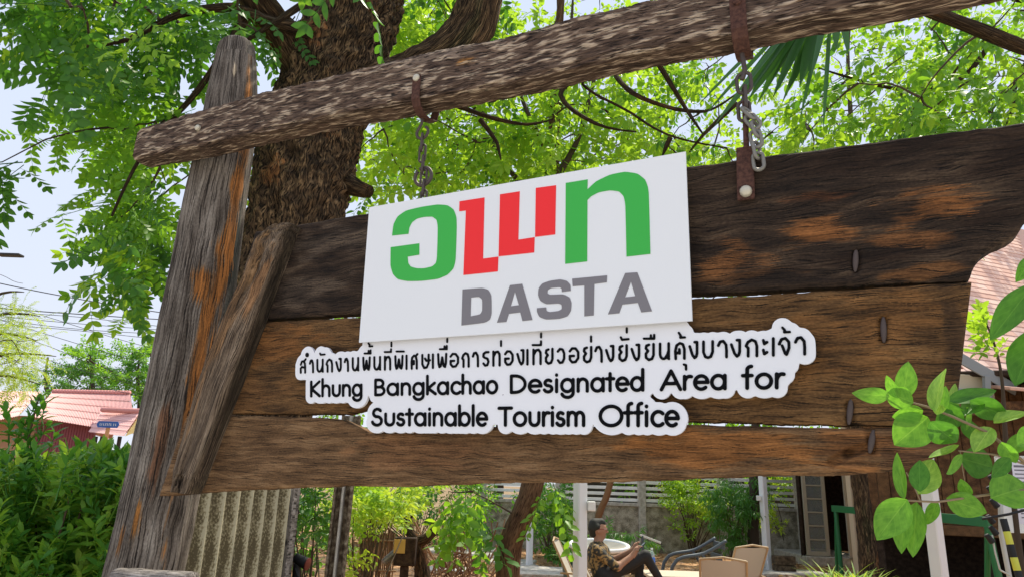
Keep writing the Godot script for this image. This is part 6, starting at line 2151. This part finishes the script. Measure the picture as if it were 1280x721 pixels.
	for q in [[1008, 1036, 0.36, 9.5], [1072, 1135, 0.44, 9.4], [1010, 1130, 0.42, 10.4]]:
		for r in 3:
			var a := at(q[0], 715, q[3])
			var b := at(q[1], 715, q[3])
			box_part(root, "sleeper", Vector3((a.x + b.x) * 0.5, 0.09 + r * 0.16, -q[3] + 0.02 * (r % 2)), Vector3((b.x - a.x) * 0.5, 0.0, 0), Vector3(0, 0.074, 0), Vector3(0, 0, 0.06), M.sleeper, 0.012)
	box_part(root, "soil", Vector3(p.x + 0.1, 0.2, -9.95), Vector3(0.6, 0, 0), Vector3(0, 0.18, 0), Vector3(0, 0, 0.36), mat(rgb(70, 54, 40), 0.95), 0.01)
	var blades := [leaf_mat(rgb(148, 176, 66), rgb(200, 214, 70)), leaf_mat(rgb(112, 148, 56), rgb(160, 190, 56))]
	for q in [[1044, 9.7, 0.62], [1070, 9.9, 0.6], [1030, 10.0, 0.5], [1086, 10.1, 0.5]]:
		var c := at(q[0], 700, q[1])
		c.y = 0.36
		root = thing("spider_plant", "tuft of arching striped green leaves growing in the sleeper planter", "plant", c, "spider plants in the planter")
		for h in 2:
			g = Geo.new()
			for k in 34:
				var az := rng.randf() * TAU
				var d := Vector3(cos(az), rng.randf_range(0.8, 2.6), sin(az)).normalized()
				leaflet(g, c, d, d.cross(Vector3.UP).normalized(), q[2] * rng.randf_range(0.6, 1.1), 0.026, 5, 0.3, rng.randf_range(0.3, 0.75))
			part("leaves", g.mesh(), blades[h], root, true)
	# sleeper edging by the post
	for q in [[966, 992, 690, 16.0], [928, 948, 690, 16.2]]:
		var a := at(q[0], q[2], q[3])
		var b := at(q[1], q[2], q[3])
		root = thing("timber_edging", "dark stacked timber edging beside the white plinth" if q[0] > 950 else "brown timber edging below the drooping small tree", "edging", Vector3((a.x + b.x) * 0.5, 0, -q[3]))
		for r in 2:
			box_part(root, "sleeper", Vector3((a.x + b.x) * 0.5, 0.1 + r * 0.19, -q[3]), Vector3((b.x - a.x) * 0.5, 0, 0), Vector3(0, 0.09, 0), Vector3(0, 0, 0.1), M.sleeper, 0.015)

func limb_thing(called: String, label: String, z: float, px: Array, radii: Array, m: Material) -> Node3D:
	var f := at(px[0][0], px[0][1], z)
	f.y = 0
	var root := thing(called, label, "tree", f)
	var q := [f + Vector3(0, -0.1, 0)]
	for p in px:
		var w := at(p[0], p[1], z)
		if w.y > 0.15:
			q.append(w)
	limb(root, "trunk", q, radii, m, 16, 0.12, 41)
	var top: Vector3 = q[-1]
	var put := []
	for k in 26:
		var d := Vector3(rng.randf_range(-1, 1), rng.randf_range(0.0, 1.0), rng.randf_range(-1, 1))
		put.append(turned(d, 0, 1.2, top + d * rng.randf_range(0.1, 0.5)))
	many("crown", leafy_spray(71, 18, 0.1, 0.05, 0.4), M.leaf_mid, put, root)
	return root

func make_street() -> void:
	# pink-roofed house beyond the hedge
	var z := 30.0
	var up := Vector3.UP
	var root := thing("pink_roof_house", "house with pink corrugated roofs beyond the hedge", "house", Vector3(at(90, 600, z).x, 0, -z))
	var ridge0 := at(66, 490, z + 3)
	var ridge1 := at(163, 492, z + 3)
	var eave0 := at(40, 521, z)
	var eave1 := at(170, 543, z)
	roof_sheet(root, ridge0, ridge1, eave0, eave1, 64, M.pink_roof)
	var bl := at(64, 489, z + 3)
	roof_sheet(root, ridge0, ridge1, ridge0 + (ridge0 - eave0) * Vector3(1, -1, 1), ridge1 + (ridge1 - eave1) * Vector3(1, -1, 1), 64, M.pink_roof)
	roof_sheet(root, at(-60, 486, z + 3), at(52, 489, z + 3), at(-90, 545, z - 1), at(24, 520, z - 1), 50, M.pink_roof)
	# lower front gable with its own short ridge
	var r0 := at(128, 513, z + 0.6)
	var r1 := at(176, 515, z - 1.0)
	roof_sheet(root, r0, r1, at(112, 540, z - 0.6), at(156, 545, z - 2.2), 26, M.pink_roof)
	roof_sheet(root, r0, r1, at(150, 526, z + 1.8), at(184, 532, z + 0.6), 18, M.pink_roof)
	var g := Geo.new()
	g.face([at(156, 545, z - 1.9), at(183, 534, z - 0.6), at(176, 516, z - 0.9)])
	g.face([at(156, 545, z - 1.9), at(176, 516, z - 0.9), at(183, 534, z - 0.6)].duplicate())
	part("gable_wall", g.mesh(), mat(rgb(226, 208, 150), 0.85), root)
	for q in [[66, 490, 163, 492, 3.0], [128, 513, 176, 515, 0.0]]:
		var cap := Geo.new()
		for k in 26:
			var a := at(q[0], q[1], z + q[4]).lerp(at(q[2], q[3], z + (q[4] if q[4] > 1 else -1.0)), k / 26.0)
			var b := at(q[0], q[1], z + q[4]).lerp(at(q[2], q[3], z + (q[4] if q[4] > 1 else -1.0)), (k + 0.85) / 26.0)
			cap.tube([a + up * 0.05, b + up * 0.05], [0.11], 8)
		part("ridge_caps", cap.welded(), mat(rgb(206, 140, 134), 0.7), root, true)
	var w0 := at(44, 524, z + 0.6)
	var w1 := at(116, 538, z + 0.6)
	box_part(root, "wall", Vector3((w0.x + w1.x) * 0.5, 1.8, -z - 0.8), Vector3((w1.x - w0.x) * 0.5, 0, 0), up * 1.8, Vector3(0, 0, 0.1), M.rose_wall, 0.02)
	for k in 22:
		box_part(root, "wall_batten", Vector3(lerpf(w0.x, w1.x, (k + 0.5) / 22.0), 1.75, -z - 0.69), Vector3(0.025, 0, 0), up * 1.75, Vector3(0, 0, 0.02), M.rose_wall, 0.004)
	box_part(root, "porch_back", Vector3(at(145, 545, z + 1).x, 1.2, -z - 1.5), Vector3(1.6, 0, 0), up * 1.2, Vector3(0, 0, 0.1), mat(rgb(52, 50, 48), 0.9))
	for px in [120, 128, 150, 172]:
		var c := at(px, 545, z - 0.5)
		box_part(root, "porch_post", Vector3(c.x, c.y * 0.5, c.z), Vector3(0.06, 0, 0), up * c.y * 0.5, Vector3(0, 0, 0.06), mat(rgb(60, 56, 54), 0.8))
	box_part(root, "wall", Vector3(at(-12, 560, z).x, 1.95, -z - 1.6), Vector3(2.6, 0, 0), up * 1.95, Vector3(0, 0, 0.1), mat(rgb(206, 170, 140), 0.85))
	# street name sign
	var sz := 17.0
	var p := at(135, 530, sz)
	root = thing("street_sign", "small blue street name sign on a pale post above the hedge", "street sign", Vector3(p.x, 0, -sz))
	var poly := PackedVector2Array([Vector2(-0.27, 0), Vector2(-0.23, -0.075), Vector2(0.23, -0.075), Vector2(0.27, 0), Vector2(0.23, 0.075), Vector2(-0.23, 0.075)])
	g = Geo.new()
	g.prism(poly, func(x: float, y: float, h: float) -> Vector3: return p + Vector3(x, y, h), -0.01, 0.01)
	part("name_plate", g.mesh(), mat(rgb(44, 92, 168), 0.5), root)
	g = Geo.new()
	var x := -0.19
	for k in 9:
		var w := rng.randf_range(0.024, 0.036)
		if k == 7:
			x += 0.03
		g.box(p + Vector3(x + w * 0.2, 0.0, 0.0115), Vector3(0.006, 0, 0), Vector3(0, 0.028, 0), Vector3(0, 0, 0.001), 0.0003)
		if k % 3 != 1:
			g.box(p + Vector3(x + w * 0.6, 0.023 if k % 2 else -0.023, 0.0115), Vector3(w * 0.3, 0, 0), Vector3(0, 0.005, 0), Vector3(0, 0, 0.001), 0.0003)
		x += w + 0.013
	part("lettering", g.mesh(), M.white_paint, root)
	bar_part(root, "sign_post", Vector3(p.x, 0, -sz - 0.03), Vector3(p.x, p.y - 0.05, -sz - 0.03), 0.08, 0.05, mat(rgb(206, 152, 104), 0.8), Vector3.BACK)
	# power cables
	var wires := [[-10, 352, 90, 372, 206, 391], [-10, 384, 110, 393, 206, 399], [-10, 388, 100, 396, 206, 408], [-10, 394, 110, 405, 206, 412], [-10, 398, 100, 411, 206, 417], [-10, 404, 90, 412, 206, 424], [-10, 376, 60, 396, 150, 424], [-10, 396, 80, 424, 160, 448], [-10, 340, 5, 345, 18, 352], [-10, 425, 100, 462, 200, 488], [-10, 442, 90, 474, 200, 500], [-10, 410, 60, 432, 140, 466]]
	for k in wires.size():
		var w: Array = wires[k]
		var zz := 21.0 + k * 0.35
		var a := at(w[0], w[1], zz)
		var m := at(w[2], w[3], zz + 1.0)
		var b := at(w[4], w[5], zz + 2.0)
		var e := b + (b - m) * 0.8 + Vector3(0, 0.1, 0)
		var s := a + (a - m) * 1.2 + Vector3(0, 0.15, 0)
		var t := thing("power_cable", ["topmost black power cable sloping down to the grey post", "thick black power cable second below the topmost one"][k] if k < 2 else "thin black power cable in the bundle behind the grey post", "cable", s, "power cables")
		tube_part(t, "cable_run", spline([s, a, m, b, e], 0.5), [0.016 if k < 2 else 0.010], M.black_rubber, 5)
	# lamp arm reaching in at the edge
	var lp := at(6, 319, 15.0)
	root = thing("street_lamp", "flat street lamp head on a thin arm against the sky", "street lamp", lp + Vector3(-2.0, -lp.y, 0))
	tube_part(root, "pole", [Vector3(lp.x - 2.0, 0, lp.z), Vector3(lp.x - 2.0, lp.y + 0.1, lp.z)], [0.07, 0.05], M.dark_metal, 10)
	tube_part(root, "arm", [Vector3(lp.x - 2.0, lp.y + 0.05, lp.z), lp + Vector3(-0.1, 0.0, 0)], [0.025], M.dark_metal)
	box_part(root, "lamp_head", lp + Vector3(0.12, 0.0, 0), Vector3(0.26, 0, 0), Vector3(0, 0.025, 0), Vector3(0, 0, 0.1), M.dark_metal, 0.01)

func roof_sheet(root: Node3D, r0: Vector3, r1: Vector3, e0: Vector3, e1: Vector3, waves: int, m: Material) -> void:
	var g := Geo.new()
	var n := (r1 - r0).cross(e0 - r0).normalized()
	if n.y < 0:
		n = -n
	var nx := waves * 4
	var rows := 5
	for j in rows:
		for h in 2:
			var t := (j + h * 1.04) / rows
			for i in nx + 1:
				var u := float(i) / nx
				var p := r0.lerp(r1, u).lerp(e0.lerp(e1, u), minf(t, 1.01))
				g.add(p + n * (0.025 * cos(TAU * u * waves) + 0.03 * h + 0.004 * j), Vector2(u, t))
	var w := nx + 1
	for j in rows:
		for i in nx:
			var a := j * 2 * w + i
			g.quad(a, a + w, a + w + 1, a + 1)
	part("roof_sheet", g.mesh(), m, root)


func _ready() -> void:
	rng.seed = 20240
	# camera
	cam_b = Basis(Vector3.RIGHT, deg_to_rad(15.6)) * Basis(Vector3.BACK, deg_to_rad(1.9))
	bu = Vector3(cos(YAW), 0, sin(YAW))
	bn = Vector3(-sin(YAW), 0, cos(YAW))
	var cam := Camera3D.new()
	cam.name = "camera"
	cam.transform = Transform3D(cam_b, EYE)
	cam.fov = rad_to_deg(2.0 * atan(360.0 / F))
	cam.near = 0.05
	cam.far = 1200.0
	add_child(cam)
	cam.current = true
	# hazy daylight, the sun high beyond the trees
	var env := Environment.new()
	env.background_mode = Environment.BG_SKY
	var sky := Sky.new()
	var sm := ProceduralSkyMaterial.new()
	sm.sky_top_color = Color(0.80, 0.85, 0.95)
	sm.sky_horizon_color = Color(0.87, 0.89, 0.93)
	sm.sky_curve = 0.22
	sm.ground_bottom_color = Color(0.5, 0.47, 0.42)
	sm.ground_horizon_color = Color(0.8, 0.8, 0.8)
	sm.sun_angle_max = 40.0
	sm.sun_curve = 0.12
	sm.energy_multiplier = 1.0
	sky.sky_material = sm
	env.sky = sky
	env.tonemap_mode = Environment.TONE_MAPPER_LINEAR
	env.tonemap_exposure = 1.18
	env.background_energy_multiplier = 1.0
	env.sdfgi_enabled = true
	env.ssao_enabled = true
	env.ssil_enabled = true
	var we := WorldEnvironment.new()
	we.name = "environment"
	we.environment = env
	add_child(we)
	var sun := DirectionalLight3D.new()
	sun.name = "sun"
	sun.light_color = Color(1.0, 0.96, 0.88)
	sun.light_energy = 1.6
	sun.light_angular_distance = 0.6
	sun.shadow_enabled = true
	add_child(sun)
	sun.look_at_from_position(Vector3.ZERO, -Vector3(0.28, 0.86, -0.42))

	M.old_iron = mat(rgb(74, 62, 58), 0.7)
	M.iron = mat(rgb(84, 74, 70), 0.6, 0.5)
	M.rust = mottled(rgb(52, 34, 30), rgb(78, 52, 44), rgb(98, 68, 56), 301, 9.0, 0.1, 0.75, 0.03, 256)
	M.steel = mat(rgb(128, 124, 116), 0.5, 0.5)
	M.zinc = mat(rgb(196, 188, 168), 0.5, 0.3)
	M.sign_white = mat(rgb(226, 227, 229), 0.35)
	M.plaque_white = mat(rgb(228, 228, 232), 0.5)
	M.green = mat(rgb(48, 172, 60), 0.45)
	M.red = mat(rgb(238, 30, 34), 0.6)
	M.grey_print = mat(rgb(118, 114, 118), 0.45)
	M.black_print = mat(rgb(12, 13, 16), 0.75)
	M.black_print.metallic_specular = 0.2
	M.post_v = -0.44
	M.palm = leaf_mat(rgb(40, 78, 34), rgb(60, 100, 30), 0.4)
	var gw := wood(512, 256, 311, [rgb(84, 78, 72), rgb(136, 128, 120), rgb(176, 168, 160)], [], 18.0, 0.34)
	M.grey_wood = wood_mat(gw, 0.4)
	M.moss_lit_ridge_sheet = moss_lit_ridge_mat()
	M.rust_streak = mottled(rgb(70, 56, 44), rgb(110, 96, 78), rgb(158, 148, 126), 315, 3.0, 0.2, 0.8, 0.03, 256)
	M.pale_metal = mat(rgb(196, 196, 190), 0.5, 0.2)
	M.dark_metal = mat(rgb(52, 52, 54), 0.6, 0.3)
	M.black_rubber = mat(rgb(28, 28, 30), 0.7)
	M.wall = mottled(rgb(112, 106, 90), rgb(156, 148, 130), rgb(186, 178, 160), 317, 0.35, 0.4)
	M.concrete = mottled(rgb(158, 152, 140), rgb(180, 174, 162), rgb(198, 192, 182), 319, 0.8, 0.3)
	M.white_paint = mat(rgb(232, 232, 228), 0.55)
	M.white_steel = mat(rgb(222, 224, 226), 0.45)
	M.pale_frame = mat(rgb(176, 166, 148), 0.7)
	M.glass = mat(Color(0.9, 0.95, 0.95, 0.12), 0.05)
	M.glass.transparency = BaseMaterial3D.TRANSPARENCY_ALPHA
	M.glass_clear = mat(Color(0.85, 0.93, 1.0, 0.2), 0.05)
	M.glass_clear.transparency = BaseMaterial3D.TRANSPARENCY_ALPHA
	M.dark_wood = mottled(rgb(40, 32, 26), rgb(58, 46, 38), rgb(74, 60, 48), 321, 1.5, 0.2, 0.9, 0.02, 256)
	M.house_wood = []
	for k in 3:
		M.house_wood.append(mottled([rgb(70, 50, 34), rgb(78, 56, 38), rgb(62, 44, 32)][k], [rgb(100, 72, 48), rgb(106, 78, 52), rgb(90, 64, 44)][k], rgb(122, 90, 60), 323 + k, 1.2, 0.2, 0.8, 0.02, 256))
	M.tile = []
	for k in 4:
		M.tile.append(mat([rgb(220, 176, 156), rgb(226, 186, 166), rgb(212, 168, 148), rgb(230, 194, 176)][k], 0.85))
	M.grey_paint = mat(rgb(134, 138, 138), 0.6)
	M.green_paint = mat(rgb(24, 104, 58), 0.4)
	M.yellow = mat(rgb(206, 206, 72), 0.5)
	M.chair_wood = mat(rgb(176, 148, 112), 0.6)
	M.canvas = mat(rgb(184, 176, 162), 0.9)
	M.table_top = mat(rgb(190, 176, 152), 0.6)
	M.slate_metal = mat(rgb(72, 80, 88), 0.45, 0.2)
	M.stick = mat(rgb(116, 82, 56), 0.9)
	M.stick2 = mat(rgb(148, 116, 84), 0.9)
	M.sleeper = mottled(rgb(54, 44, 34), rgb(84, 70, 54), rgb(112, 96, 76), 331, 1.6, 0.5, 0.9, 0.02, 256)
	M.pink_roof = mat(rgb(226, 180, 174), 0.8)
	M.rose_wall = mat(rgb(150, 84, 92), 0.8)

	make_ground()
	make_wall()
	make_pavilion()
	make_stilt_house()
	make_tiled_house()
	make_street()
	make_trees()
	make_palm()
	make_hedge()
	make_garden()
	make_corrugated()
	make_post()
	make_beam()
	make_board()
	make_hangers()
	make_panel()
	make_plaque()
	make_branch()
	make_posts()
	make_rack()
	make_notice()
	make_seating()
	make_person()
